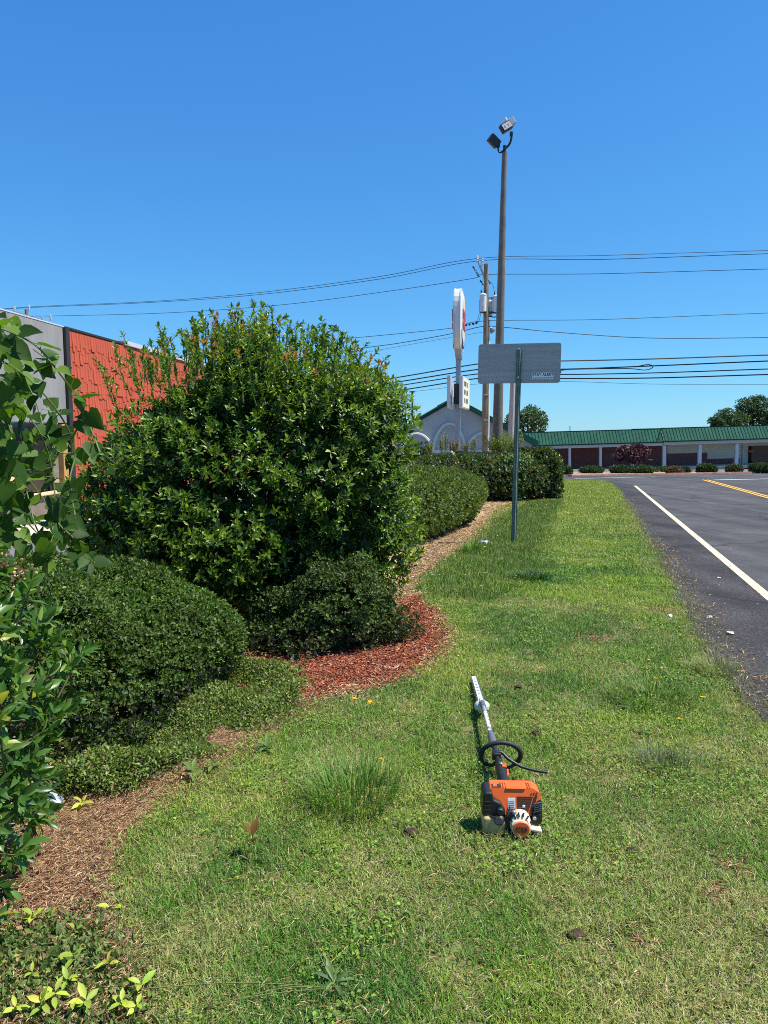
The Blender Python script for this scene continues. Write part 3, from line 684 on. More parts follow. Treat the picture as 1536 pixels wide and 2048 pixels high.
# ------------------------------------------------------------------ road sign, seen from the back
def road_sign():
    b = G(1027, 1088); t = thing('road_sign', 'back of a plain grey rectangular road sign on a perforated green post', 'road sign', b, R(-15.8))
    t.rotation_euler = (0, R(.55), R(-15.8))
    zt, zb = P(1037, 687, b.y).z - b.z, P(1037, 766.5, b.y).z - b.z
    h = zt - zb; zc = (zt + zb) / 2; wd = 1.33; r_ = .045; pts = []
    for cx, cz, a0 in ((1, 1, 0), (-1, 1, 90), (-1, -1, 180), (1, -1, 270)):
        for i in range(6):
            a_ = R(a0 + 18 * i); pts.append(V(cx * (wd / 2 - r_) + r_ * math.cos(a_), .004, zc + cz * (h / 2 - r_) + r_ * math.sin(a_)))
    MB().prism(pts, V(0, .004, 0), True).build('panel', 'galv_sign', t)
    pr = [(-.044, 0), (-.024, 0), (-.016, -.036), (.016, -.036), (.024, 0), (.044, 0), (.044, -.005), (.028, -.005), (.020, -.041), (-.020, -.041), (-.028, -.005), (-.044, -.005)]
    ztop = P(1037, 700, b.y).z - b.z
    post = MB().prism([V(x, y, -.1) for x, y in pr], V(0, 0, ztop + .1)).build('post', 'green_post', t)
    hl = MB(); z_ = .1
    while z_ < ztop - .02:
        hl.lathe((0, -.0412, z_), (0, -1, 0), [(.0055, 0), (.0055, .0012)], 8); z_ += .0254
    o = hl.build('holes', 'hole', post); o['kind'] = 'stuff'
    for z_ in (zt - .09, zb + .09):
        MB().lathe((0, -.041, z_), (0, -1, 0), [(.012, 0), (.012, .006), (.006, .012)], 6).build('bolt', 'alu', post)
    sx, sz = .39, zc - .205
    st = MB().box((sx, .0025, sz), (.335, .002, .105)).build('sticker', 'sticker', t)
    text_mesh('STAY ALERT', .066, 'lettering', 'ink', st, (sx, .0008, sz + .018), (R(90), 0, 0), .0003, xs=.92)
    for i in range(11):
        MB().box((sx - .145 + i * .029, .0012, sz - .033), (.019, .0012, .016)).build('small_print', 'ink', st)
road_sign()
# ------------------------------------------------------------------ hedge trimmer lying on the grass
def trimmer():
    b = V(.532, 2.905, gz(2.905) + .012)
    t = thing('hedge_trimmer', 'orange and black petrol long-reach hedge trimmer lying on the lawn', 'hedge trimmer', b, R(-2.2))
    t.rotation_euler = (R(-1.2), 0, R(-2.4)); t.scale = (.93, .90, .86)
    B = lambda c, d, name, m, p=t, bev=.004, rot=None: MB().box(c, d, rot).build(name, m, p, bev)
    LN = Matrix.Rotation(R(-14.5), 3, 'X')
    fy = lambda z, o=0: -.0725 + (z - .07) * .26 - o
    # orange shroud
    fp = [(-.096, .206), (.095, .206), (.126, .188), (.129, .166), (.104, .150), (.072, .075), (-.022, .070), (-.030, .120), (-.052, .152), (-.086, .166)]
    sh = MB(); n = len(fp)
    ins = lambda y, s: [V(x * s + .012 * (1 - s), y, .06 + (z - .06) * (1 - (1 - s) * .6)) for x, z in fp]
    sh.v = ins(-.072, .965) + ins(-.058, 1.0) + ins(.032, .99) + ins(.046, .95)
    for j in range(3):
        for i in range(n): sh.f.append((j * n + i, j * n + (i + 1) % n, (j + 1) * n + (i + 1) % n, (j + 1) * n + i))
    for q in sh.v: q.y += (q.z - .07) * (.26 if q.y < 0 else .0)
    sh.f += [tuple(range(n)), tuple(range(3 * n, 4 * n))[::-1]]
    for i, f in enumerate(sh.f): sh.f[i] = f[::-1]
    S = sh.build('engine_shroud', 'orange_plastic', t, .005, seg=3)
    B((.018, -.012, .2065), (.088, .062, .006), 'top_plate', 'orange_plastic', S, .0025)
    for x in (-.046, -.036, .072, .081): 
        for y in (-.026, -.008, .012): B((x, y, .2055), (.0045, .014, .003), 'slot', 'hole', S, 0)
    B((-.068, -.012, .2053), (.040, .036, .003), 'recess', 'hole', S, .002)
    B((-.072, -.008, .206), (.018, .030, .006), 'recess_rib', 'orange_plastic', S, .002)
    # louvred grille on the face towards the starter
    for i in range(9):
        z = .084 + i * .0105; x0 = .024; x1 = .066 + (z - .084) * .33
        B(((x0 + x1) / 2, fy(z), z), (x1 - x0, .003, .0048), 'slot', 'hole', S, 0, LN)
        B((x1 + .013, fy(z + .004), z + .004), (.018, .003, .0045), 'slot', 'hole', S, 0, LN @ Matrix.Rotation(R(-28), 3, 'Y'))
    for i in range(3): B((.088 + i * .012, -.036, .184 + i * .002), (.006, .02, .004), 'slot', 'hole', S, 0, Matrix.Rotation(R(-30), 3, 'Y'))
    MB().lathe((.052, -.055, .128), (0, -1, 0), [(.007, 0), (.007, .006), (.004, .009)], 10).build('screw', 'steel', S, smooth=True)
    lb = B((-.002, fy(.140), .140), (.034, .003, .048), 'label', 'decal', S, .0008, LN)
    for i in range(4): B((-.002, fy(.124 + i * .008, .0018), .124 + i * .008), (.026, .0012, .003), 'print', 'grey_tube', lb, 0, LN)
    # air filter housing, black, at the left
    af = MB(); ap = [(-.134, .088), (-.130, .192), (-.118, .204), (-.090, .204), (-.082, .168), (-.052, .152), (-.032, .118), (-.030, .086)]
    af.prism([V(x, -.080, z) for x, z in ap], V(0, .115, 0), True)
    Fh = af.build('air_filter_cover', 'black_plastic', t, .010, seg=3)
    MB().lathe((-.056, -.082, .118), (0, -1, 0), [(.016, 0), (.016, .012), (.012, .018)], 16).build('filter_knob', 'black_plastic', Fh, .001, True)
    for i in range(3): B((-.112, -.0815, .120 + i * .02), (.03, .003, .004), 'rib', 'black_plastic', Fh, .001)
    # tank
    tk = MB(); tp = [(-.130, .004), (-.134, .060), (-.128, .088), (-.040, .088), (-.028, .060), (-.032, .004)]
    tk.prism([V(x, -.098, z) for x, z in tp], V(0, .11, 0), True)
    T_ = tk.build('fuel_tank', 'tank', t, .012, seg=3)
    MB().lathe((-.062, -.10, .074), (-.1, -.8, .5), [(.020, -.005), (.020, .014), (.017, .019)], 18).build('fuel_cap', 'black_plastic', T_, .0015, True)
    MB().tube(smooth_path([V(-.04, -.09, .085), V(-.025, -.10, .10), V(-.012, -.085, .12), V(-.012, -.07, .135)]), .0032, 6).build('fuel_line', 'rubber', T_, smooth=True)
    MB().tube(smooth_path([V(-.10, -.085, .090), V(-.07, -.105, .094), V(-.04, -.10, .088)]), .004, 6).build('fuel_line', 'rubber', T_, smooth=True)
    # primer and carburettor lump beside the label
    cb_ = B((-.008, -.082, .100), (.036, .026, .034), 'carburettor', 'black_plastic', t, .004)
    MB().lathe((.004, -.092, .116), (.1, -1, .3), [(.011, 0), (.011, .006), (.007, .012), (.002, .014)], 14).build('primer_bulb', 'lamp_grey', cb_, smooth=True)
    B((-.02, -.074, .06), (.03, .04, .05), 'crankcase', 'black_plastic', t, .005)
    # starter housing, cream, with round orange cap
    st = MB(); n = 26; prof = []
    for i in range(n):
        a_ = 2 * math.pi * i / n; x, z = math.cos(a_) * .047, math.sin(a_) * .047
        if z > 0: z *= 1.38; x *= 1.0 + .14 * math.sin(a_)
        prof.append((x + .034, z + .052))
    st.v = [V(x, -.060, z) for x, z in prof] + [V(.034 + (x - .034) * .98, -.100 + max(0, z - .06) * .35, z) for x, z in prof] + [V(.034 + (x - .034) * .80, -.122 + max(0, z - .06) * .55, .052 + (z - .052) * .80) for x, z in prof]
    for j in range(2):
        for i in range(n): st.f.append((j * n + i, j * n + (i + 1) % n, (j + 1) * n + (i + 1) % n, (j + 1) * n + i)[::-1])
    st.f.append(tuple(range(2 * n, 3 * n))[::-1]); st.f.append(tuple(range(n)))
    for i, f in enumerate(st.f): st.f[i] = f[::-1]
    H_ = st.build('starter_housing', 'cream_plastic', t, .003)
    for i in range(6):
        a_ = R(22 + i * 26); c = V(.034 + math.cos(a_) * .0435, -.1075 + .012 * math.sin(a_), .052 + math.sin(a_) * .0555)
        MB().box(c, (.0052, .008, .020), Matrix.Rotation(R(90) - a_, 3, 'Y') @ Matrix.Rotation(R(-24), 3, 'X')).build('vent', 'hole', H_)
    cap = MB().lathe((.034, -.120, .050), (0, -1, .06), [(.037, -.006), (.037, .006), (.034, .010), (.001, .0105)], 32).build('starter_cap', 'orange_logo', H_, smooth=True)
    MB().lathe((.034, -.1215, .050), (0, -1, .06), [(.040, -.004), (.040, .004), (.0375, .005)], 32).build('cap_ring', 'cream_plastic', H_, smooth=True)
    tl = R(90) - .06
    text_mesh('STIHL', .0225, 'lettering', 'ink', cap, (.034, -.1310, .0555), (tl, 0, 0), .0004, xs=1.0, shear=.25)
    text_mesh('KM 90 R', .0105, 'lettering', 'ink', cap, (.034, -.1318, .0400), (tl, 0, 0), .0004, xs=1.1)
    B((.034, -.1312, .0462), (.050, .0006, .0012), 'line', 'ink', cap, 0)
    B((.094, -.075, .030), (.07, .05, .012), 'foot', 'cream_plastic', t, .003, Matrix.Rotation(R(12), 3, 'Y'))
    # muffler guard at the right
    mg = MB(); mp = [(.084, .040), (.098, .128), (.128, .160), (.134, .150), (.136, .050), (.124, .034)]
    mg.prism([V(x, -.060, z) for x, z in mp], V(0, .10, 0), True)
    G_ = mg.build('muffler_guard', 'black_plastic', t, .006)
    for i in range(5): B((.113, -.063, .108 + i * .010), (.034, .006, .0045), 'rib', 'grey_tube', G_, .001, Matrix.Rotation(R(-14), 3, 'Y'))
    B((.112, -.062, .068), (.030, .006, .048), 'opening', 'hole', G_, .002)
    MB().lathe((.10, -.068, .075), (0, -1, 0), [(.008, 0), (.008, .006)], 8).build('outlet', 'steel', G_)
    B((.0, .0, .045), (.17, .12, .085), 'engine_block', 'black_plastic', t, .008)
    # clutch housing, grip, trigger, cable
    MB().lathe((-.005, .045, .128), (0, 1, 0), [(.055, 0), (.05, .03), (.034, .07), (.026, .085)], 20).build('clutch_housing', 'black_plastic', t, smooth=True)
    gp = MB().tube([V(-.005, .12, .128), V(-.006, .17, .129), V(-.006, .26, .127), V(-.006, .34, .124), V(-.006, .40, .122)], [.027, .030, .028, .026, .02], 16).build('grip', 'black_plastic', t, smooth=True)
    B((.010, .318, .150), (.022, .030, .012), 'stop_switch', 'orange_plastic', gp, .003)
    B((.018, .245, .148), (.009, .075, .012), 'throttle_lock', 'orange_plastic', gp, .003, Matrix.Rotation(R(-6), 3, 'Z'))
    MB().tube(smooth_path([V(-.008, .22, .100), V(-.01, .25, .078), V(-.008, .30, .086), V(-.006, .32, .102)]), .006, 8).build('trigger', 'black_plastic', gp, smooth=True)
    MB().lathe((-.004, .345, .152), (0, .2, 1), [(.010, -.02), (.013, 0), (.009, .006)], 12).build('latch_pin', 'grey_tube', gp, smooth=True)
    MB().tube(smooth_path([V(.03, .05, .15), V(.045, .12, .13), V(.035, .2, .115), V(.01, .26, .11)]), .004, 6).build('throttle_cable', 'orange_plastic', t, smooth=True)
    # tubes
    MB().tube([V(-.006, .38, .122), V(-.005, .70, .113)], .0135, 14).build('drive_tube', 'black_plastic', t, smooth=True)
    MB().tube([V(-.005, .645, .1145), V(-.005, .665, .114), V(-.004, .80, .110), V(-.003, .86, .108)], [.016, .0235, .021, .015], 16).build('coupling_sleeve', 'grey_tube', t, smooth=True)
    MB().lathe((-.012, .86, .118), (0, 0, 1), [(.008, -.01), (.009, .008), (.005, .012)], 10).build('clamp_screw', 'steel', t)
    tb = MB().tube([V(-.003, .85, .108), V(.0, 1.34, .094)], .0128, 14).build('attachment_tube', 'alu', t, smooth=True)
    MB().tube([V(-.003, .93, .1058), V(-.001, 1.20, .098)], .0132, 14).build('decal', 'decal', tb, smooth=True)
    for y in (.98, 1.04, 1.11, 1.16): B((.002, y, .1164 - (y - .93) * .029), (.010, .035, .003), 'lettering', 'decal_red', tb, .0006)
    # loop handle round the shaft
    lp = []; nn = 30
    for i in range(nn + 1):
        a_ = R(-48) + R(276) * i / nn; x = math.cos(a_) * .104; z = math.sin(a_) * .088
        lp.append(V(.022 + x, .560 - .03 * math.sin(a_), .100 + z))
    LH = MB().tube(lp, .0128, 14).build('loop_handle', 'rubber', t, smooth=True)
    MB().tube(smooth_path([lp[0], V(.06, .56, .028), V(.0, .56, .055), V(-.02, .56, .04), lp[-1]], 5), .010, 10).build('handle_bracket', 'black_plastic', LH, smooth=True)
    B((-.005, .56, .10), (.040, .04, .050), 'handle_clamp', 'black_plastic', LH, .006)
    bb = smooth_path([V(-.012, .50, .140), V(.02, .50, .142), V(.055, .475, .115), V(.12, .45, .085), V(.20, .435, .070), V(.245, .430, .066)])
    MB().tube(bb, [.010] * 6 + [.0088] * (len(bb) - 6), 10).build('barrier_bar', 'black_plastic', t, smooth=True)
    B((-.006, .50, .128), (.042, .045, .035), 'bar_clamp', 'black_plastic', t, .008)
    # gearbox and cutter bar
    MB().tube([V(0, 1.315, .0945), V(0, 1.40, .092)], [.018, .020], 14).build('tube_socket', 'grey_tube', t, smooth=True)
    gb = MB().lathe((.0, 1.425, .062), (0, 0, 1), [(.030, -.03), (.047, -.02), (.050, .0), (.048, .012), (.036, .026), (.014, .034)], 24).build('gearbox', 'steel', t, smooth=True)
    B((.0, 1.40, .092), (.036, .05, .03), 'gearbox_neck', 'steel', gb, .008)
    for a_ in (30, 120, 210, 300): MB().lathe((.038 * math.cos(R(a_)), 1.425 + .038 * math.sin(R(a_)), .072), (0, 0, 1), [(.006, 0), (.006, .006)], 8).build('bolt', 'grey_tube', gb)
    tip = 2.10; z0, z1 = .072, .040
    zz = lambda y: z0 + (z1 - z0) * (y - 1.44) / (tip - 1.44)
    bar = MB().prism([V(-.024, 1.45, zz(1.45)), V(.024, 1.45, zz(1.45)), V(.016, 1.52, zz(1.52)), V(.0145, tip, zz(tip)), V(-.0145, tip, zz(tip)), V(-.016, 1.52, zz(1.52))], V(0, 0, .005)).build('cutter_bar', 'steel', t)
    MB().prism([V(-.010, 1.44, zz(1.44) + .005), V(.010, 1.44, zz(1.44) + .005), V(.004, 1.53, zz(1.53) + .005), V(-.004, 1.53, zz(1.53) + .005)], V(0, 0, .012)).build('bar_holder', 'steel', bar)
    y = 1.55; first = None
    while y < tip - .02:
        for s in (-1, 1):
            MB().prism([V(s * .013, y - .011, zz(y) - .001), V(s * .027, y - .004, zz(y) - .001), V(s * .027, y + .003, zz(y) - .001), V(s * .013, y + .010, zz(y) - .001)], V(0, 0, .003)).build('blade_tooth', 'grey_tube', bar)
        if int((y - 1.55) / .038 + .5) % 2 == 0: MB().lathe((0, y + .014, zz(y) + .005), (0, 0, 1), [(.0062, 0), (.0062, .0012)], 10).build('bolt_hole', 'hole', bar)
        y += .038
    return t
trimmer()

# ------------------------------------------------------------------ litter and small things
def crumple(name, c, r, m, seed, flat=.5):
    rg = np.random.default_rng(seed); bm = bmesh.new(); bmesh.ops.create_icosphere(bm, subdivisions=3, radius=1)
    ph = rg.random((7, 3)) * 6; fr = rg.normal(0, 3.2, (7, 3))
    for v in bm.verts:
        d = v.co.copy(); h = 1 + sum(.13 * math.sin(fr[i] @ np.array(d) + ph[i, 0]) for i in range(7))
        v.co = Vector((d.x * r * h, d.y * r * h * .8, max(-.3, d.z) * r * h * flat))
    me = bpy.data.meshes.new(name); bm.to_mesh(me); bm.free(); me.materials.append(M[m]); o = bpy.data.objects.new(name, me); col.objects.link(o)
    o.location = c + V(0, 0, r * flat * .3); return o
lb = crumple('plastic_bag', G(968, 1088), .10, 'plastic_white', 1); tag(lb, 'crumpled white plastic bag on the dry grass left of the road sign post', 'litter')
bg_ = G(108, 1608)
lb = crumple('wrapper', bg_ + V(0, 0, .01), .038, 'plastic_blue', 2, .7); tag(lb, 'crumpled bluish white wrapper caught under the glossy shrub', 'litter')
lb = crumple('plastic_scrap', G(108, 1582) + V(.0, 0, .02), .026, 'plastic_white', 5, .9); tag(lb, 'small pale plastic scrap above the bluish wrapper by the glossy shrub', 'litter')
for px, py, r, s_, lab in ((1214, 0, 0, 0, ''), (1420, 1237, .022, 3, 'white pebble on the asphalt shoulder below the middle of the white line'), (1460, 1270, .028, 4, 'largest white pebble on the asphalt shoulder near the lawn edge'), (1438, 1158, .018, 6, 'small white pebble on the shoulder close beside the white line'), (1340, 1235, .026, 8, 'pale stone lying in the lawn edge beside the road')):
    if r: tag(crumple('pebble', G(px, py) + V(0, 0, .012), r, 'pebble', s_, .6), lab, 'pebble', 'pale pebbles by the road')
# ------------------------------------------------------------------ planting
def rdirs(n, rg): return unit(rg.normal(size=(n, 3)))
def blob_r(d, abc, p, lump, rg, k=9, freq=4.0):
    r = (np.abs(d / np.array(abc)) ** p).sum(1) ** (-1 / p); f = rg.normal(0, freq, (k, 3)); ph = rg.random(k) * 7
    return r * (1 + lump * np.cos(d @ f.T + ph).sum(1) / math.sqrt(k))
def blob_n(d, r, abc, p):
    q = d * r[:, None] / np.array(abc); return unit(np.sign(q) * np.abs(q) ** (p - 1) / np.array(abc))
def surf(n, abc, p, lump, rg, shape, freq=4.0):
    """directions spread evenly over the blob's surface, not over the sphere"""
    k = n * 7; d = rdirs(k, rg); r = blob_r(d, abc, p, lump, np.random.default_rng(shape), freq=freq); nr = blob_n(d, r, abc, p)
    w_ = r ** 2 / np.maximum(.2, np.abs((d * nr).sum(1))); i = rg.choice(k, n, replace=False, p=w_ / w_.sum()); return d[i], r[i], nr[i]
def perp(d, rg):
    return unit(np.cross(d, rg.normal(size=d.shape)))
def rosette(tip, d, nl, L, th, rg, up_bias=0.0, back=.06):
    """nl leaves round each shoot tip"""
    n = len(tip); d = unit(d); e1 = perp(d, rg); e2 = np.cross(d, e1)
    k = np.arange(nl)[None, :] * 2.399 + rg.random((n, 1)) * 6.28 + rg.normal(0, .25, (n, nl))
    t = R(th[0]) + (R(th[1]) - R(th[0])) * (np.arange(nl)[None, :] / max(1, nl - 1)) + rg.normal(0, .16, (n, nl))
    ax = d[:, None] * np.cos(t)[..., None] + (e1[:, None] * np.cos(k)[..., None] + e2[:, None] * np.sin(k)[..., None]) * np.sin(t)[..., None]
    pos = tip[:, None] - d[:, None] * (back * np.arange(nl)[None, :] / nl)[..., None]
    ax = ax.reshape(-1, 3); ax[:, 2] += up_bias; up = np.repeat(d, nl, axis=0) + rg.normal(0, .18, (n * nl, 3))
    l = L * rg.uniform(.7, 1.15, n * nl)
    return pos.reshape(-1, 3), unit(ax), up, l
def pick_col(n, pal, wts, rg, jit=.18):
    c = np.array(pal)[rg.choice(len(pal), n, p=np.array(wts) / sum(wts))]
    return np.clip(c * (1 + rg.normal(0, jit, (n, 1))) * (1 + rg.normal(0, .06, (n, 3))), .004, .9)

def big_bush():
    rg = np.random.default_rng(11); cen = np.array([-1.26, 7.15, 1.02]); abc = (1.58, 1.55, 1.32)
    base = V(-1.26, 7.15, gz(7.15))
    t = thing('large_shrub', 'tallest bush with glossy oval leaves and loose shoots on top, ringed by red mulch', 'bush', base)
    P_, A_, U_, L_, O_ = [], [], [], [], []
    twigs = MB(base); stems = []
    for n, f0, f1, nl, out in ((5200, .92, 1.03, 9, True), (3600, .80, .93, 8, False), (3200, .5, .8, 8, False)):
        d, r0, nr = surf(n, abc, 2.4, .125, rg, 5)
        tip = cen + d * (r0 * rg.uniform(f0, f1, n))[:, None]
        # the skirt draws in towards the ground
        k = tip[:, 2] > -.02; tip, nr = tip[k], nr[k]
        zz = np.clip((.55 - tip[:, 2]) / .6, 0, 1); tip[:, :2] = cen[:2] + (tip[:, :2] - cen[:2]) * (1 - .16 * zz[:, None])
        kl = (tip[:, 0] < cen[0]) & (tip[:, 2] > 1.25); tip[kl, 0] = cen[0] + (tip[kl, 0] - cen[0]) * (1 - .26 * np.clip(tip[kl, 2] - 1.25, 0, 1.2))
        # growth in tiers with dark gaps between
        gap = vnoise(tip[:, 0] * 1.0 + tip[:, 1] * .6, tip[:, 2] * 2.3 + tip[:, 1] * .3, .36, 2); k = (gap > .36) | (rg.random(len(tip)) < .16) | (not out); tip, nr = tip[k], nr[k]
        dr = unit(nr * .75 + np.array([0, 0, .55]) + rg.normal(0, .28, nr.shape))
        p, a, u, l = rosette(tip, dr, nl, .062 if out else .085, (22, 82), rg, back=.07)
        if not out:
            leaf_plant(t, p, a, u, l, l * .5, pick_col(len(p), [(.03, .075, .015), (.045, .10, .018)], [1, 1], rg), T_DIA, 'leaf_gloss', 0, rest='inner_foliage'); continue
        P_.append(p); A_.append(a); U_.append(u); L_.append(l); O_.append(np.full(len(p), out))
    # loose shoots standing out of the top and the left side
    sp = []
    for i in range(300):
        a = rg.uniform(0, 6.28); q = math.sqrt(rg.random()) * .98
        sp.append((cen[0] + .10 + math.cos(a) * q * (1.40 if math.cos(a) > 0 else 1.22), cen[1] + math.sin(a) * q * 1.3, rg.uniform(.14, .46) * (1.15 - .5 * q), 0))
    for px, py, ln in ((505, 605, .6), (545, 620, .55), (530, 660, .5), (318, 655, .5), (322, 690, .4), (430, 640, .4), (455, 650, .45), (470, 632, .4), (410, 655, .35), (690, 668, .55), (705, 690, .5), (672, 700, .4), (742, 715, .35), (228, 690, .5), (245, 668, .45), (200, 735, .4), (215, 760, .35), (262, 720, .4), (372, 665, .3), (612, 700, .3), (640, 705, .35), (760, 745, .3)):
        q = P(px, py, 7.0 + rg.uniform(-.3, .3)); sp.append((q.x, q.y, ln, q.z))
    tips, dirs, young = [], [], []
    for x, y, ln, ztop in sp:
        dx, dy = x - cen[0], y - cen[1]
        if not ztop:
            e = max(0.02, 1 - (abs(dx) / abc[0]) ** 2.3 - (abs(dy) / abc[1]) ** 2.3); zs = cen[2] + abc[2] * e ** (1 / 2.3) - .06; p0 = V(x, y, zs); lean = V(dx * .14, dy * .1, 1).normalized()
            p1 = p0 + lean * ln
        else:
            p1 = V(x, y, ztop); p0 = p1 - V(dx * .22, dy * .1, 1).normalized() * ln
        mid = (p0 + p1) / 2 + V(*rg.normal(0, .02, 3)); pts = [p0, mid, p1]
        twigs.tube(pts, [.006, .005, .003], 4)
        m_ = max(2, int(ln / .085))
        for j in range(m_):
            f = (j + 1) / m_; q = p0.lerp(mid, f * 2) if f < .5 else mid.lerp(p1, f * 2 - 1)
            tips.append(q); dirs.append((p1 - p0).normalized()); young.append(1 if j == m_ - 1 else 0)
            if j > 0 and rg.random() < .55 and ln > .25:
                s_ = V(*rg.normal(0, 1, 3)); s_.z = abs(s_.z) + .8; s_.normalize(); qq = q + s_ * .09; twigs.tube([q, qq], [.004, .002], 3); tips.append(qq); dirs.append(s_); young.append(0)
    tips = np.array(tips); dirs = np.array(dirs); young = np.array(young)
    p, a, u, l = rosette(tips, dirs, 8, .055, (18, 66), rg, back=.05)
    P_.append(p); A_.append(a); U_.append(u); L_.append(l); O_.append(np.ones(len(p), bool)); ny = np.repeat(young, 8)
    P_, A_, U_, L_, O_ = map(np.concatenate, (P_, A_, U_, L_, O_)); n = len(P_)
    c = pick_col(n, [(.062, .125, .014), (.095, .175, .018), (.145, .23, .024), (.22, .30, .032), (.34, .28, .04), (.30, .10, .03)], [3.4, 4, 3, 1.3, .03, .004], rg)
    yy = np.zeros(n, bool); yy[-len(ny):] = ny.astype(bool); red = yy & (vnoise(P_[:, 0], P_[:, 1] + P_[:, 2], .30, 3) > .66)
    c[red] = pick_col(red.sum(), [(.34, .15, .085), (.26, .17, .06)], [1, 1], rg); yy &= ~red; c[yy] = pick_col(yy.sum(), [(.11, .18, .04), (.08, .15, .03)], [1, 1], rg)
    W_ = L_ * rg.uniform(.34, .46, n)
    leaf_plant(t, P_, A_, U_, L_, W_, c, T_LEAF, 'leaf_gloss', 300, O_ & (P_[:, 1] < 7.0))
    # trunks and limbs
    br = MB(base)
    for i in range(9):
        a = i * .7 + .2; e = V(cen[0] + math.cos(a) * 1.0, cen[1] + math.sin(a) * 1.0, 1.2 + .8 * math.sin(i * 2.1)); s_ = V(cen[0] + math.cos(a) * .12, cen[1] + math.sin(a) * .12, base.z - .03)
        br.tube(smooth_path([s_, s_.lerp(e, .45) + V(0, 0, .2), e], 4), [.035, .033, .03, .028, .025, .02, .016, .013, .01], 7)
        for j in range(3):
            m_ = s_.lerp(e, .6 + .1 * j) + V(0, 0, .1); br.tube([m_, m_ + V(*rg.normal(0, .35, 3))], [.012, .005], 5)
    br.build('branches', 'twig', t, smooth=True); o = twigs.build('twigs', 'stem_green', t); o['kind'] = 'stuff'
big_bush()

def small_hedge(name, label, cen, abc, p, n, L, pal, wts, seed, cat='hedge', lump=.04, freq=4.0, zmin=None, T=T_DIA, m='leaf_soft', shells=((.62, .96, 1.02), (.24, .86, .96), (.2, .62, .86)), ratio=.62, rot=0.0, group=None, upb=.35, bare=0.0, dist_grow=0, gaps=.27, single=0, nl=4):
    rg = np.random.default_rng(seed); cen = np.array(cen); bz = gz(cen[1]); base = V(cen[0], cen[1], bz)
    t = thing(name, label, cat, base, 0, group)
    P_, A_, U_, L_, B_ = [], [], [], [], []; cs, sn = math.cos(rot), math.sin(rot)
    for fr, f0, f1 in shells:
        k = int(n * fr / nl); d, r, nr = surf(k, abc, p, lump, rg, seed + 1, freq)
        q = d * (r * rg.uniform(f0, f1, k))[:, None]
        gap = vnoise(q[:, 0] * 1.3 + q[:, 1], q[:, 2] * 1.6 + q[:, 1] * .4, .09 + .03 * abc[0], 1); kk = (gap > gaps) | (rg.random(k) < .2); q, nr = q[kk], nr[kk]
        q = np.stack([q[:, 0] * cs - q[:, 1] * sn, q[:, 0] * sn + q[:, 1] * cs, q[:, 2]], 1); nr = np.stack([nr[:, 0] * cs - nr[:, 1] * sn, nr[:, 0] * sn + nr[:, 1] * cs, nr[:, 2]], 1)
        tip = cen + q; kk = tip[:, 2] > gza(tip[:, 1]) + (.02 if zmin is None else zmin); tip, nr = tip[kk], nr[kk]
        dr = unit(nr + np.array([0, 0, upb]) + rg.normal(0, .45, nr.shape))
        Ls = L * (1.0 if f0 > .9 else 1.9); pp, a, u, l = rosette(tip, dr, nl, Ls, (25, 80), rg, back=Ls * .6)
        P_.append(pp); A_.append(a); U_.append(u); L_.append(l); B_.append(np.repeat(tip[:, 2] - bz, nl))
    P_, A_, U_, L_, B_ = map(np.concatenate, (P_, A_, U_, L_, B_)); nn = len(P_)
    c = pick_col(nn, pal, wts, rg)
    if bare:      # old woody leaves low on the clipped side
        k = (B_ < bare) & (rg.random(nn) < .55); c[k] = pick_col(k.sum(), [(.026, .036, .018), (.042, .040, .026), (.022, .028, .015)], [1, .6, 1], rg)
    tint = .82 + .36 * vnoise(P_[:, 0] + P_[:, 2] * .7, P_[:, 1] + P_[:, 2], .22, 4); c = c * tint[:, None]
    leaf_plant(t, P_, A_, U_, L_, L_ * ratio * rg.uniform(.85, 1.15, nn), c, T, m, single, None)
    br = MB(base)
    for i in range(16):
        a = rg.uniform(0, 6.28); e = V(*(cen + np.array([math.cos(a) * abc[0] * .75, math.sin(a) * abc[1] * .75, rg.uniform(-.2, .6) * abc[2]])))
        s_ = V(cen[0] + math.cos(a) * abc[0] * .3, cen[1] + math.sin(a) * abc[1] * .3, bz - .02); br.tube([s_, s_.lerp(e, .5) + V(0, 0, .05), e], [.012, .009, .004], 5)
    br.build('branches', 'twig', t)
    return t
G_DARK = [(.045, .09, .016), (.070, .125, .020), (.105, .165, .028), (.15, .20, .04)]
# low clipped hedge at the left
small_hedge('clipped_hedge', 'low wide clipped hedge with tiny dark leaves in front of the tallest bush', (-2.26, 4.41, .16), (1.22, 1.08, .64), 1.95, 140000, .026, G_DARK, [3, 3.5, 1.8, .4], 21, lump=.10, bare=.26, freq=4.2, rot=R(35), T=T_DIA, shells=((.66, .965, 1.015), (.22, .86, .965), (.18, .62, .86)))
# same small leaves growing out of the front of the big bush
small_hedge('small_leaf_shrub', 'small leaved shrub growing out of the foot of the tallest bush beside the red mulch', (-.46, 5.86, .06), (.66, .48, .48), 2.0, 32000, .028, [(.045, .08, .017), (.07, .11, .024), (.11, .15, .035)], [3, 3, 1.2], 31, 'shrub', lump=.22, bare=.2, freq=6, gaps=.36, shells=((.62, .92, 1.10), (.24, .80, .94), (.2, .55, .8)))
# mounded hedge along the path
small_hedge('mounded_hedge', 'rounded olive green boxwood mound along the dry path beyond the tallest bush', (.42, 15.2, .20), (1.50, 5.2, .66), 2.2, 95000, .052, [(.07, .11, .018), (.10, .145, .024), (.13, .175, .03)], [2, 3, 1], 41, lump=.04, freq=5, rot=R(-16.4), bare=.2, gaps=.12)
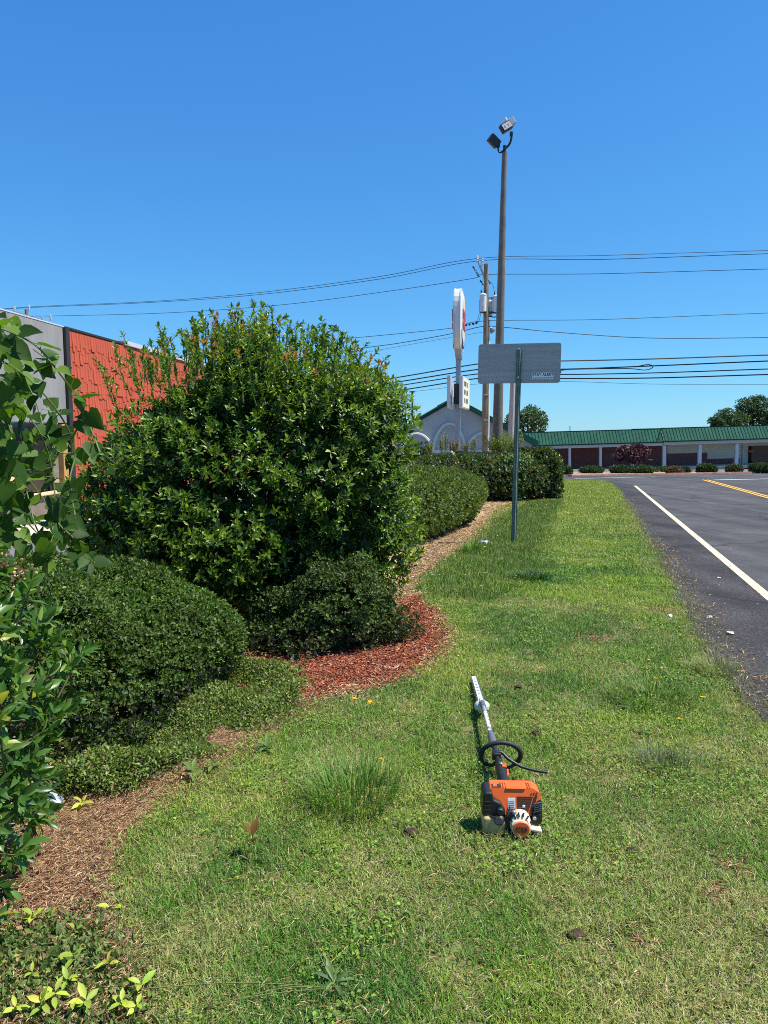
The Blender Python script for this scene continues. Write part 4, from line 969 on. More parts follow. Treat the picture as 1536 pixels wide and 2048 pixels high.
# taller broad leaf hedges at the end of the bed
HP = [(.035, .065, .022), (.055, .09, .025), (.08, .13, .03), (.12, .075, .04), (.20, .22, .16)]
small_hedge('broadleaf_hedge', 'taller dark broad leaved hedge with reddish top behind the boxwood mound', (3.1, 24.0, .15), (2.3, 2.6, .72), 3.0, 34000, .10, HP, [3, 3, 1.2, .8, .4], 51, lump=.045, freq=4, m='leaf_gloss', T=T_DIA)
small_hedge('square_hedge', 'squarish dark clipped hedge at the end of the bed right of the sign post', (4.78, 23.6, .15), (.90, 1.2, .91), 4.0, 17000, .095, HP, [3.4, 2.6, .8, .9, .5], 61, lump=.04, freq=4, m='leaf_gloss', T=T_DIA)
# vine draped over the front of the hedge
def ivy_drape():
    rg = np.random.default_rng(71); b = V(4.05, 22.2, gz(22.2)); t = thing('draping_vine', 'bright green vine spilling down the hedge just left of the sign post', 'vine', b)
    n = 1500; x = 4.05 + rg.normal(0, .22, n); z = rg.uniform(-.45, 1.0, n); y = 22.15 + rg.normal(0, .12, n) - .2 + .15 * np.clip(z, 0, 1)
    k = (np.abs(x - 4.05) < .15 + .35 * np.clip(z + .3, 0, 1)); pos = np.stack([x, y, z], 1)[k]; n = len(pos)
    ax = unit(rg.normal(0, .6, (n, 3)) + np.array([0, -.4, -.6])); up = unit(np.array([.2, -1, .5]) + rg.normal(0, .4, (n, 3))); l = rg.uniform(.06, .10, n)
    leaf_plant(t, pos, ax, up, l, l * .7, pick_col(n, [(.06, .14, .025), (.10, .19, .03), (.16, .22, .03)], [2, 2, 1], rg), T_DIA, 'leaf_soft')
    m_ = MB(b)
    for i in range(7): m_.tube([V(4.05 + rg.normal(0, .1), 22.05, gz(22) + .0), V(4.05 + rg.normal(0, .15), 22.1, .3), V(4.05 + rg.normal(0, .25), 22.3, 1.0)], .008, 4)
    m_.build('stems', 'stem_green', t)
ivy_drape()
def tufted(name, label, cen, n, h, sp, pal, seed, cat='plant', L=.07, leafy=10, m='leaf_soft', ratio=.35):
    rg = np.random.default_rng(seed); b = V(*cen); t = thing(name, label, cat, b); st = MB(b); P_, D_ = [], []
    for i in range(n):
        a = rg.uniform(0, 6.28); q = sp * math.sqrt(rg.random()); p0 = b + V(math.cos(a) * q * .5, math.sin(a) * q * .5, 0); p1 = b + V(math.cos(a) * q, math.sin(a) * q, h * rg.uniform(.65, 1.05)); st.tube([p0, p0.lerp(p1, .5) + V(0, 0, h * .1), p1], [.008, .006, .003], 4)
        for j in range(leafy): P_.append(p0.lerp(p1, .3 + .7 * (j + 1) / leafy)); D_.append((p1 - p0).normalized())
    p, a, u, l = rosette(np.array(P_), np.array(D_), 3, L, (30, 70), rg, back=.02); k = len(p)
    leaf_plant(t, p, a, u, l, l * ratio, pick_col(k, pal, [1] * len(pal), rg), T_DIA, m); st.build('stems', 'stem_green', t)
    return t
YG = [(.16, .22, .04), (.12, .19, .035), (.22, .25, .06)]; BRN = [(.25, .15, .08), (.16, .15, .05), (.12, .15, .04)]
tufted('feathery_bush', 'light green feathery bush rising behind the hedge in front of the mast', P(1005, 912, 25.6), 70, .75, .78, YG, 81, 'bush', .10, 14, ratio=.2)
for i, (px, ph, s_) in enumerate(((884, .75, .10), (892, .85, .12), (906, .55, .2), (925, .5, .28), (947, .72, .14), (860, .5, .2))):
    tufted('tall_weed', ['slim upright weed left of the pylon pole above the hedge', 'tallest upright weed close left of the pylon pole', 'brownish bushy weed at the foot of the pylon pole', 'reddish tipped weed just right of the pylon pole', 'upright green weed between the pylon pole and the utility pole', 'low weed under the left church arches'][i], P(px, 912, 27.0 + .3 * i), 7 + 4 * (s_ > .15), ph, s_, BRN if i in (2, 3) else YG + BRN[:1], 90 + i, 'weed', .09, 9)
small_hedge('dark_evergreen', 'small dark evergreen bush at the foot of the thin parking lot light', (1.35, 30.0, .25), (.75, .7, .95), 2.2, 4200, .08, [(.02, .045, .018), (.035, .06, .022)], [1, 1], 101, 'bush', lump=.12)

# ------------------------------------------------------------------ glossy shrub and heart leaved vine close at the left
def near_shrub():
    rg = np.random.default_rng(111); b = V(-1.62, 2.45, gz(2.45)); t = thing('glossy_shrub', 'glossy long leaved shrub close at the left edge of the lawn', 'shrub', b)
    cen = np.array([-1.78, 2.42, .56]); abc = (.54, .60, .78); P_, A_, U_, L_ = [], [], [], []
    st = MB(b)
    for n, f0, f1 in ((420, .90, 1.06), (330, .7, .92), (200, .4, .7)):
        d = rdirs(n, rg); r = blob_r(d, abc, 2.6, .09, np.random.default_rng(4), freq=4); tip = cen + d * (r * rg.uniform(f0, f1, n))[:, None]
        k = tip[:, 2] > .04; tip, d = tip[k], d[k]; dr = unit(d * .8 + np.array([.1, 0, .5]) + rg.normal(0, .3, d.shape))
        p, a, u, l = rosette(tip, dr, 9, .082, (20, 80), rg, back=.09); P_.append(p); A_.append(a); U_.append(u); L_.append(l)
        for q, e in zip(tip, dr): st.tube([V(*(q - e * .2)), V(*q)], [.004, .002], 4)
    P_, A_, U_, L_ = map(np.concatenate, (P_, A_, U_, L_)); n = len(P_)
    c = pick_col(n, [(.045, .12, .025), (.065, .155, .028), (.10, .20, .035), (.20, .27, .05), (.33, .36, .08)], [3, 4, 2, .5, .15], rg)
    leaf_plant(t, P_, A_, U_, L_, L_ * rg.uniform(.30, .38, n), c, T_LEAF, 'leaf_gloss', 300, None)
    for i in range(8):
        a = i * .8; e = V(*(cen + np.array([math.cos(a) * .4, math.sin(a) * .4, .3]))); s_ = V(b.x + math.cos(a) * .06, b.y + math.sin(a) * .06, b.z - .02); st.tube([s_, s_.lerp(e, .5), e], [.016, .012, .006], 6)
    o = st.build('stems', 'twig', t)
    # faded orange blossom heads among the upper leaves
    fl = MB(b); rg2 = np.random.default_rng(5)
    for px, py in ((22, 1122), (38, 1140), (52, 1136), (10, 1110), (30, 1158)):
        q = P(px, py, 1.98)
        for j in range(9): fl.lathe(q + V(*rg2.normal(0, .014, 3)), rg2.normal(0, 1, 3), [(.001, -.003), (.005, 0), (.001, .006)], 5)
    mat('blossom', (.62, .33, .13), .8, var=.2, scale=60, c2=(.7, .42, .2)); fl.build('blossoms', 'blossom', t)
near_shrub()
def vine():
    rg = np.random.default_rng(121); b = V(-1.35, 1.95, gz(1.95)); t = thing('heart_leaf_vine', 'heart leaved vine hanging over the upper left edge in front of the shop', 'vine', b)
    st = MB(b); P_, A_, U_ = [], [], []
    runs = [[(-60, 640), (10, 660), (70, 690), (110, 735), (150, 790), (175, 840), (200, 905)], [(-60, 700), (0, 720), (60, 760), (120, 830), (150, 900), (140, 960), (150, 1030)], [(-60, 760), (20, 800), (70, 850), (100, 920), (110, 1000), (105, 1060)], [(-60, 880), (0, 900), (50, 950), (95, 1010), (120, 1050), (150, 1080), (178, 1130)], [(-60, 820), (10, 870), (40, 930), (60, 1010), (75, 1060), (110, 1110), (170, 1125)], [(0, 660), (30, 720), (70, 800), (90, 860), (120, 905), (170, 900)], [(-40, 980), (10, 1000), (50, 1040), (90, 1090), (95, 1150)], [(-60, 640), (-20, 650), (20, 690), (40, 740), (20, 800), (10, 860)]]
    for ri, rn in enumerate(runs):
        Y = 1.75 + .09 * ri + 0.0; pts = smooth_path([P(px, py, Y + .03 * math.sin(i * 1.7 + ri)) for i, (px, py) in enumerate(rn)], 8)
        st.tube(pts, .0022, 5)
        for i in range(2, len(pts), 2):
            p0 = pts[i] + V(*rg.normal(0, .012, 3)); s_ = V(*rg.normal(0, 1, 3)); s_.normalize(); pe = p0 + s_ * .028 + V(0, 0, -.004); st.tube([p0, pe], [.0012, .001], 4)
            P_.append(pe); A_.append(V(rg.normal(0, .7), rg.normal(0, .5), -.55 + rg.normal(0, .45))); U_.append(V(rg.normal(.2, .5), -.55 + rg.normal(0, .4), .65 + rg.normal(0, .35)))
    # thicker growth towards the edge of the picture
    for i in range(230):
        py = rg.uniform(630, 1090); q = P(rg.uniform(-70, 12 + 40 * rg.random()), py, rg.uniform(1.75, 2.2)); P_.append(q); A_.append(V(rg.normal(0, .7), rg.normal(0, .5), -.55 + rg.normal(0, .45))); U_.append(V(rg.normal(.2, .5), -.55 + rg.normal(0, .4), .65 + rg.normal(0, .35)))
    P_, A_, U_ = np.array(P_), unit(np.array(A_)), unit(np.array(U_)); n = len(P_); l = rg.uniform(.036, .062, n)
    c = pick_col(n, [(.028, .072, .010), (.045, .11, .013), (.08, .165, .018), (.15, .24, .03)], [3, 3, 1.8, .7], rg)
    leaf_plant(t, P_, A_, U_, l, l * rg.uniform(.85, 1.05, n), c, T_HEART, 'leaf_vine', min(300, n), None)
    # main stems come up out of the shrub
    for px in (-40, -10, 30): st.tube(smooth_path([V(-1.45 + px * .001, 2.1, gz(2.1)), V(-1.35, 2.0, .6), P(px - 20, 1000, 1.95), P(px - 30, 800, 1.9)], 6), .004, 6)
    st.build('stems', 'stem_green', t, smooth=True)
vine()

# ------------------------------------------------------------------ pale seedlings at the lower left corner
def seedling(label, px, py, n, L, h, seed, pal=None, ratio=.42, name='seedling', cat='seedling', group='pale seedlings at the corner of the lawn', th=(45, 85), dy=0.):
    rg = np.random.default_rng(seed); b = G(px, py); t = thing(name, label, cat, b, 0, group); st = MB(b); top = b + V(rg.normal(0, .01), rg.normal(0, .01), h); st.tube([b - V(0, 0, .01), top], [.0022, .0015], 5); st.build('stem', 'stem_green', t)
    p, a, u, l = rosette(np.array([top]), np.array([[rg.normal(0, .15), -.25 + rg.normal(0, .1), 1]]), n, L, th, rg, back=h * .5)
    leaf_plant(t, p, a, u, l, l * ratio, pick_col(n, pal or [(.38, .46, .05), (.46, .52, .07), (.28, .38, .05)], [1] * len(pal or [1, 1, 1]), rg, .08), T_LEAF, 'leaf_soft', n)
    return t
SEED = [('three leaved lime seedling below the torn brown mulch', 147, 1935, 4, .052, .05), ('lime seedling with broad leaves closest to the lawn edge', 205, 1940, 4, .046, .035), ('pair leaved lime seedling standing alone at the lawn edge', 272, 1985, 4, .048, .035), ('lime seedling low in the middle of the corner leaves', 140, 1975, 5, .042, .03),
        ('drooping lime seedling near the bottom left corner', 105, 2015, 5, .045, .05), ('largest lime seedling at the bottom edge of the photo', 170, 2035, 5, .052, .04), ('lime seedling at the bottom right of the corner leaves', 240, 2030, 5, .046, .045), ('upright yellow shoot beside the trunk of the glossy shrub', 68, 1850, 5, .042, .05), ('single lime sprout on the bare brown bed', 108, 1838, 3, .036, .02), ('small lime sprout at the far left of the corner', 20, 1930, 3, .034, .02), ('lime sprout between the bare bed and the corner leaves', 160, 1870, 3, .034, .025), ('small twin leaved sprout at the upper lawn edge of the corner', 228, 1825, 2, .04, .02), ('lime sprout in the bottom left corner', 40, 2025, 5, .045, .03), ('bright weed with lobed leaves on the dry strip below the clipped hedge', 165, 1615, 8, .05, .03)]
for i, (lab, px, py, n, L, h) in enumerate(SEED): seedling(lab, px, py, n, L, h, 200 + i)
MORE = [('narrow lime shoot just left of the largest seedling at the bottom edge', 150, 2030, 4, .04, .04), ('lime leaves half hidden under the three leaved seedling', 125, 1955, 4, .04, .02), ('lime sprig leaning over the bottom edge near the corner', 75, 2038, 5, .048, .05), ('little lime sprig at the bed edge under the pair leaved seedling', 262, 2035, 4, .036, .03), ('lime sprig between the drooping seedling and the far left sprout', 60, 1965, 4, .036, .03)]
for i, (lab, px, py, n, L, h) in enumerate(MORE): seedling(lab, px, py, n, L, h, 230 + i)
DW = [(.09, .17, .03), (.13, .22, .04)]
for i, (lab, px, py, n, L, h) in enumerate((('broad green weed at the dry strip edge below the clipped hedge', 385, 1562, 7, .07, .05), ('yellowish green weed on the dry strip between hedge and lawn', 430, 1545, 6, .06, .04), ('dark green broad weed in the lawn left of the tall grass clump', 540, 1500, 9, .07, .03), ('green weed at the near tip of the red mulch', 600, 1365, 9, .05, .09))):
    seedling(lab, px, py, n, L, h, 240 + i, DW, .35, 'weed', 'weed', 'broad weeds along the bed', (35, 80))
seedling('brown leaved upright sprout standing in the lawn', 510, 1715, 3, .075, .09, 260, [(.14, .085, .03), (.20, .10, .03)], .5, 'sprout', 'sprout', None, (15, 60))
def dandelion_rosette(label, px, py, n, L, seed):
    t = seedling(label, px, py, n, L, .02, seed, [(.12, .20, .07), (.16, .24, .09)], .2, 'dandelion_plant', 'weed', None, (60, 85)); b = t.location; st = MB(b); rg = np.random.default_rng(seed)
    return t, b
t, b = dandelion_rosette('pale dandelion rosette with long lying stalks at the bottom of the lawn', 668, 1985, 12, .075, 270)
st = MB(b)
for e in ((290, 1990), (330, 2048), (575, 1790), (480, 2010)):
    q = G(*e); st.tube(smooth_path([b + V(0, 0, .015), b.lerp(q, .5) + V(0, .0, .035), q + V(0, 0, .02)], 5), .0016, 4)
st.build('stalks', 'stem_green', t)

# tall wispy grass clump
def grass_clump(name, label, px, py, n, h, sp, seed, pal, wd=.004, cat='grass clump'):
    rg = np.random.default_rng(seed); b = G(px, py); t = thing(name, label, cat, b)
    a = rg.uniform(0, 6.28, n); q = sp * np.sqrt(rg.random(n)) * .45; ln = h * rg.uniform(.5, 1.1, n); la = a + rg.normal(0, .5, n); le = rg.uniform(.15, 1.15, n)
    bp = np.stack([b.x + np.cos(a) * q, b.y + np.sin(a) * q, np.full(n, b.z)], 1); D = np.stack([np.cos(la), np.sin(la), np.zeros(n)], 1); S = np.stack([-np.sin(la), np.cos(la), np.zeros(n)], 1)
    vs = []
    for f in (0, .3, .6, .85, 1.0):
        ce = bp + D * (ln * le * f ** 1.7)[:, None] + np.array([0, 0, 1.0]) * (ln * (f - .38 * le * f ** 2.4))[:, None]; w_ = wd * (1 - f ** 2) * .5
        vs += [ce - S * w_, ce + S * w_] if f < 1 else [ce]
    v = np.stack(vs, 1).reshape(-1, 3); off = (np.arange(n) * 9)[:, None, None]
    qd = (np.array([(0, 1, 3, 2), (2, 3, 5, 4), (4, 5, 7, 6)])[None] + off).reshape(-1, 4); tr = (np.array([(6, 7, 8)])[None] + off).reshape(-1, 3)
    o = np_mesh('blades', v, tr, qd, np.repeat(pick_col(n, pal, [1] * len(pal), rg), 9, axis=0), 'blade', t, loc=np.array(b)); o['kind'] = 'stuff'
GP = [(.07, .17, .022), (.11, .23, .028), (.16, .27, .045)]
grass_clump('tall_grass_clump', 'tallest clump of long wispy grass left of the hedge trimmer', 705, 1598, 520, .22, .46, 301, GP)
grass_clump('bright_grass_clump', 'bright spreading coarse grass clump between trimmer and road', 1300, 1400, 420, .11, .60, 302, [(.13, .22, .03), (.18, .27, .03), (.10, .20, .03)], .006)
grass_clump('dark_grass_clump', 'dark low weed clump on the lawn in line with the sign post', 1062, 1160, 260, .16, .5, 303, [(.035, .09, .02), (.05, .12, .03)], .012)
grass_clump('grey_grass_clump', 'greyish drooping grass clump right of the trimmer loop handle', 1325, 1535, 220, .12, .30, 304, [(.10, .14, .07), (.14, .17, .09)], .003)
grass_clump('verge_weed', 'pale weed clump overhanging the asphalt at the lawn edge', 1432, 1345, 260, .13, .34, 305, [(.16, .22, .07), (.26, .26, .10)], .005)
grass_clump('path_weed', 'upright weed clump between the white bag and the dry path', 945, 1105, 120, .28, .28, 306, GP, .012)

# yellow flowers one can point to
def flower(label, px, py, h, seed, mm='petal', c=(.85, .55, .02), r=.014):
    rg = np.random.default_rng(seed); d = .0; b = G(px, py + 6); b.z = gz(b.y); t = thing('yellow_flower', label, 'flower', b, 0, 'yellow flowers in the lawn'); top = b + V(rg.normal(0, .01), 0, h)
    MB(b).tube([b, top], [.0016, .0014], 4).build('stem', 'stem_green', t); n = 22; k = rg.random(n) * 6.28
    ax = np.stack([np.cos(k), np.sin(k), rg.uniform(.1, .9, n)], 1); l = np.full(n, r); leaf_plant(t, np.tile(np.array(top), (n, 1)), ax, np.tile([0, 0, 1.], (n, 1)), l, l * .45, pick_col(n, [c], [1], rg, .08), T_DIA, mm, 0, rest='petals')
for i, (lab, px, py, h, r) in enumerate((('yellow flower on a tall stalk above the grass clump, left one', 705, 1425, .10, .020), ('largest yellow flower on a stalk between mulch and grass clump', 743, 1440, .12, .022), ('yellow flower in the middle of the tall grass clump', 760, 1545, .08, .016), ('yellow flower on the lawn just above the trimmer', 1080, 1338, .03, .016), ('yellow flower right of the bright grass clump', 1410, 1405, .05, .020), ('yellow flower near the road above the bright grass clump', 1362, 1275, .04, .017), ('yellow flower beside the bare red soil near the road', 1277, 1260, .04, .015), ('yellow flower in the lawn right of the trimmer tip', 1310, 1360, .03, .014), ('yellow flower at the lawn edge below the overhanging weed', 1357, 1450, .05, .018), ('yellow flower above the bright grass clump', 1295, 1322, .03, .014), ('small yellow flower beside the boxwood path', 872, 1136, .12, .02), ('yellow flower at the edge of the dry path', 888, 1132, .12, .022))): flower(lab, px, py, h, 320 + i, r=r)
for i, (lab, px, py, r) in enumerate((('dark dead leaf clump on the lawn right of the loop handle', 1072, 1472, .028), ('small dark hole like clod above the trimmer blade tip', 1036, 1378, .024), ('dark curled leaf on the lawn left of the engine', 818, 1672, .026), ('black curled leaf in the lower middle of the lawn', 1147, 1878, .026), ('small dark clod on the lawn below right of the engine', 1262, 1708, .020))):
    tag(crumple('dead_leaf', G(px, py) + V(0, 0, .012), r, 'dead_leaf', 340 + i, .5), lab, 'dead leaf', 'dark debris on the lawn')
# ------------------------------------------------------------------ lawn, dry strip and mulch
LB = [(300, 2400), (295, 2048), (262, 1960), (240, 1900), (228, 1830), (232, 1770), (245, 1700), (290, 1640), (345, 1590), (400, 1545), (480, 1492), (560, 1440), (640, 1402), (720, 1382), (780, 1366), (850, 1335), (884, 1292), (887, 1255), (872, 1225), (846, 1205), (834, 1185), (845, 1155), (890, 1118), (940, 1085), (970, 1048), (994, 1020), (1030, 1004), (1085, 999), (1115, 990), (1113, 962), (1112, 958)]
lawn_l = [G(*q) for q in LB]
lawn = [V(-.62, 1.0, 0)] + lawn_l[1:] + [edge[-1]] + edge[::-1] + [edge[0] - RD * 3.6]
lawn2 = [(p.x, p.y) for p in lawn]
sheet('lawn', lawn, 'lawn_soil', .0)
# bed edge along the shrubs; everything between it and the lawn is dry strip or mulch
bed = lawn_l + [V(-5.5, 40, 0), V(-6.0, 18, 0), V(-4.4, 8, 0), V(-3.4, 1.0, 0), V(-.8, 1.0, 0)]
bed2 = [(p.x, p.y) for p in bed]
sheet('planting_bed', bed, 'dry_soil', -.004)
MP = [(884, 1292), (887, 1255), (872, 1225), (846, 1205), (836, 1190), (806, 1200), (790, 1250), (700, 1280), (560, 1320), (470, 1322), (440, 1345), (520, 1385), (590, 1397), (650, 1392), (720, 1380), (780, 1364), (850, 1333)]
mul = [G(*q) for q in MP]; mul2 = [(p.x, p.y) for p in mul]
mull = mul[:6] + [V(.2, 7.2, 0), V(-1.2, 8.2, 0), V(-2.2, 6.6, 0)] + mul[9:]
sheet('mulch', mull, 'mulch', .0)

def blades(name, x, y, h, wd, lean, az, colr, m, z0=0.0):
    n = len(x); z = gza(y) + z0
    D = np.stack([np.cos(az), np.sin(az), np.zeros(n)], 1); S = np.stack([-np.sin(az), np.cos(az), np.zeros(n)], 1); b = np.stack([x, y, z], 1)
    up = np.array([0, 0, 1.0]); w2 = (wd / 2)[:, None]; hh = (h * np.cos(lean))[:, None]; dd = (h * np.sin(lean))[:, None]
    m_ = b + D * dd * .38 + up * hh * .62; tp = b + D * dd + up * hh * .96
    v = np.stack([b - S * w2, b + S * w2, m_ - S * w2 * .85, m_ + S * w2 * .85, tp], 1).reshape(-1, 3)
    off = (np.arange(n) * 5)[:, None, None]
    qd = (np.array([(0, 1, 3, 2)])[None] + off).reshape(-1, 4); tr = (np.array([(2, 3, 4)])[None] + off).reshape(-1, 3)
    o = np_mesh(name, v, tr, qd, np.repeat(colr, 5, axis=0), m); o['kind'] = 'stuff'; return o
def scatter(poly, n, y0, y1, ex, rg, xpad=0, jit=0.0):
    """n points in the polygon, thinning out with distance as d ** -ex"""
    xs_, ys_, tot = [], [], 0
    bx = [p[0] for p in poly]
    while tot < n:
        k = n
        u = rg.random(k)
        a_ = 2 - ex
        y = (y0 ** a_ + u * (y1 ** a_ - y0 ** a_)) ** (1 / a_) if abs(a_) > 1e-3 else y0 * (y1 / y0) ** u
        x = rg.uniform(-.85, .85, k) * (y + .6)
        kk = inside(x + rg.normal(0, jit, k) * np.minimum(1, y / 6 + .4), y + rg.normal(0, jit, k), poly); xs_.append(x[kk]); ys_.append(y[kk]); tot += kk.sum()
        if kk.sum() < 5: break
    return np.concatenate(xs_)[:n], np.concatenate(ys_)[:n]
rg = np.random.default_rng(401)
def lawn_colour(x, y, rg):
    n = len(x)
    a = vnoise(x, y, .11, 0); b = vnoise(x, y, .42, 1); c = vnoise(x, y, 1.5, 2); d = vnoise(x, y, .23, 3); e = vnoise(x, y, .75, 5)
    g1, g2, g3, g4 = np.array((.158, .285, .034)), np.array((.262, .365, .046)), np.array((.080, .195, .030)), np.array((.38, .38, .13))
    t = np.clip((b * .5 + c * .5 - .28) * 2.2, 0, 1)[:, None]; col_ = g3 * (1 - t) + g1 * t
    t = np.clip((a * .35 + e * .65 - .46) * 3, 0, 1)[:, None]; col_ = col_ * (1 - t) + g2 * t
    dry = np.clip((d * .35 + c * .25 + b * .4 - .50) * 4, 0, 1); t = (dry * .55)[:, None]; col_ = col_ * (1 - t) + g4 * t
    far = np.clip((y - 9) / 14, 0, .75)[:, None]; col_ = col_ * (1 - far) + np.array((.25, .30, .045)) * far
    return np.clip(col_ * (1 + rg.normal(0, .22, (n, 1))) * (1 + rg.normal(0, .07, (n, 3))), .01, .9), dry
def keep_off(x, y):
    return ~((np.abs(x - .53) < .12) & (y > 2.81) & (y < 2.97))
WORN = [(1437, 1788, .055), (1425, 1800, .05), (1280, 1885, .06), (1190, 1278, .13), (1326, 1222, .16), (1460, 1735, .07)]
WORN = [(G(a_, b_), r_) for a_, b_, r_ in WORN]
def worn(x, y):
    k = np.zeros(len(x), bool)
    for p_, r_ in WORN: k |= (x - p_.x) ** 2 + ((y - p_.y) * .8) ** 2 < (r_ * (.6 + .8 * vnoise(x, y, .04, 1))) ** 2
    return k
def lawn_layer(name, n, y0, y1, ex, seed, hk, wk, straw):
    rg = np.random.default_rng(seed); x, y = scatter(lawn2, n, y0, y1, ex, rg, jit=.05); k = keep_off(x, y)
    # thin where the soil shows
    bare = vnoise(x, y, .30, 6) * .5 + vnoise(x, y, .09, 7) * .5; k &= ((bare > .29) | (rg.random(len(x)) < .35)) & ~(worn(x, y) & (rg.random(len(x)) < .55)); x, y = x[k], y[k]; n = len(x)
    c, dry = lawn_colour(x, y, rg); tall = .6 + .9 * vnoise(x, y, .33, 4)
    ed = vnoise(x, y, .05, 0)
    h = rg.uniform(.014, .042, n) * tall * hk; wd = (.0026 + .00042 * np.maximum(0, y - 2.2)) * rg.uniform(.7, 1.4, n) * wk
    lean = np.clip(rg.normal(.85, .42, n), 0, 1.48); az = rg.random(n) * 6.28
    st = rg.random(n) < straw * (.5 + dry * 1.1); c[st] = pick_col(st.sum(), [(.40, .34, .17), (.50, .44, .25), (.30, .26, .12)], [2, 1.2, 1.4], rg); lean[st] = np.clip(rg.normal(1.3, .18, st.sum()), .7, 1.52); h[st] *= 1.15
    blades(name, x, y, h, wd, lean, az, c, 'blade', .002)
lawn_layer('grass', 310000, 1.3, 9.0, 1.35, 402, 1.0, 1.0, .20)
lawn_layer('grass', 170000, 8.0, 40.0, 1.5, 403, 1.25, 1.35, .16)
# small broad leaved weeds woven through the grass
x, y = scatter(lawn2, 80000, 1.3, 12, 1.3, rg, jit=.05); w_ = vnoise(x, y, .36, 2) * .65 + vnoise(x, y, .1, 3) * .35; k = (w_ > .56) & keep_off(x, y); x, y = x[k], y[k]; n = len(x)
pos = np.stack([x, y, gza(y) + rg.uniform(.008, .035, n)], 1); ax = np.stack([rg.normal(0, 1, n), rg.normal(0, 1, n), rg.normal(.15, .35, n)], 1); up = np.array([0, 0, 1.]) + rg.normal(0, .35, (n, 3)); l = rg.uniform(.008, .018, n) * (1 + .05 * np.maximum(0, y - 3))
v, tr, qd, cc = leaves_np(pos, unit(ax), up, l, l * .75, pick_col(n, [(.18, .29, .035), (.13, .24, .03), (.24, .33, .05)], [2, 2, 1], rg), T_DIA); np_mesh('clover', v, tr, qd, cc, 'leaf_soft')['kind'] = 'stuff'

# red clay showing through and clippings
def straw_layer(name, poly, n, y0, y1, ex, seed, pal, wts, lmin, lmax, wd, m='straw', z=.004, jit=.06, lift=.10):
    rg = np.random.default_rng(seed); x, y = scatter(poly, n, y0, y1, ex, rg, jit=jit); n = len(x)
    pos = np.stack([x, y, gza(y) + rg.uniform(0, z * 3, n)], 1); k = rg.random(n) * 6.28; ax = np.stack([np.cos(k), np.sin(k), rg.normal(.03, lift, n)], 1); up = np.array([0, 0, 1.]) + rg.normal(0, .35, (n, 3)); l = rg.uniform(lmin, lmax, n)
    v, tr, qd, cc = leaves_np(pos, ax, up, l, np.full(n, wd) * rg.uniform(.6, 1.4, n) * (1 + .06 * np.maximum(0, y - 3)), pick_col(n, pal, wts, rg, .22), T_DIA); o = np_mesh(name, v, tr, qd, cc, m); o['kind'] = 'stuff'; return o
STR = [(.50, .36, .22), (.60, .47, .30), (.42, .26, .15), (.28, .14, .08)]
# dry strip: a band on the bed's side of the lawn edge
def band(poly_px, wpx): return [(p.x, p.y) for p in (G(*q) for q in poly_px)]
DS = [(300, 2048), (262, 1960), (240, 1900), (228, 1830), (232, 1770), (245, 1700), (290, 1640), (345, 1590), (420, 1540), (500, 1492), (585, 1438), (680, 1400), (600, 1392), (560, 1395), (480, 1400), (380, 1450), (300, 1500), (220, 1570), (100, 1600), (40, 1700), (-60, 1850), (-160, 2048)]
straw_layer('dry_grass', band(DS, 0), 48000, 1.6, 5.0, 1.2, 410, STR, [3, 1.8, 2.4, 1.6], .012, .042, .0019)
straw_layer('dry_grass', mul2[:0] + [(p.x, p.y) for p in (G(*q) for q in [(836, 1190), (806, 1200), (815, 1150), (835, 1105), (900, 1075), (960, 1040), (990, 1018), (1040, 1004), (1000, 1026), (975, 1055), (940, 1090), (890, 1122), (848, 1158)])], 16000, 6.5, 22, .9, 411, STR, [3, 3, 1.5, .8], .03, .09, .006, jit=.12)
straw_layer('dry_grass', lawn2, 9000, 1.6, 7, 1.3, 412, [(.48, .40, .20), (.40, .32, .15)], [1, 1], .02, .05, .0022, z=.012, lift=.3)
straw_layer('dry_grass', [(1.9, 18.0), (3.0, 18.6), (4.2, 21.6), (5.6, 22.6), (5.4, 23.4), (2.4, 22.6), (1.5, 20.0)], 3500, 17, 24, .5, 415, STR + [(.16, .2, .05)], [3, 3, 1.5, .8, 1.5], .05, .13, .008, jit=.15)
rgw = np.random.default_rng(417); wx, wy = [], []
for p_, r_ in WORN:
    m_ = int(9000 * r_ * r_ * 2.2) + 25; a_ = rgw.random(m_) * 6.28; q_ = rgw.random(m_) * r_ * 1.5; wx.append(p_.x + np.cos(a_) * q_); wy.append(p_.y + np.sin(a_) * q_)
wx, wy = np.concatenate(wx), np.concatenate(wy); nw = len(wx)
v, tr, qd, cc = leaves_np(np.stack([wx, wy, gza(wy) + rgw.uniform(.004, .016, nw)], 1), np.stack([rgw.normal(0, 1, nw), rgw.normal(0, 1, nw), rgw.normal(.05, .2, nw)], 1), np.array([0, 0, 1.]) + rgw.normal(0, .4, (nw, 3)), rgw.uniform(.010, .032, nw), np.full(nw, .005), pick_col(nw, [(.33, .12, .07), (.42, .22, .13), (.48, .36, .2), (.20, .09, .05)], [2, 2, 1.5, 1], rgw), T_DIA); np_mesh('bare_soil_crumbs', v, tr, qd, cc, 'straw')['kind'] = 'stuff'
# clippings caught round the trimmer
rgc = np.random.default_rng(416); xa = np.concatenate([rgc.uniform(.38, .72, 260), rgc.uniform(.40, .62, 120)]); ya = np.concatenate([rgc.normal(2.80, .035, 260), rgc.normal(3.35, .08, 120)]); nn_ = len(xa)
blades('grass_clippings', xa, ya, rgc.uniform(.03, .075, nn_), np.full(nn_, .0026), np.clip(rgc.normal(.9, .4, nn_), 0, 1.45), rgc.random(nn_) * 6.28, pick_col(nn_, [(.50, .44, .25), (.40, .34, .17), (.16, .24, .04)], [2, 1.5, 2], rgc), 'blade', .002)
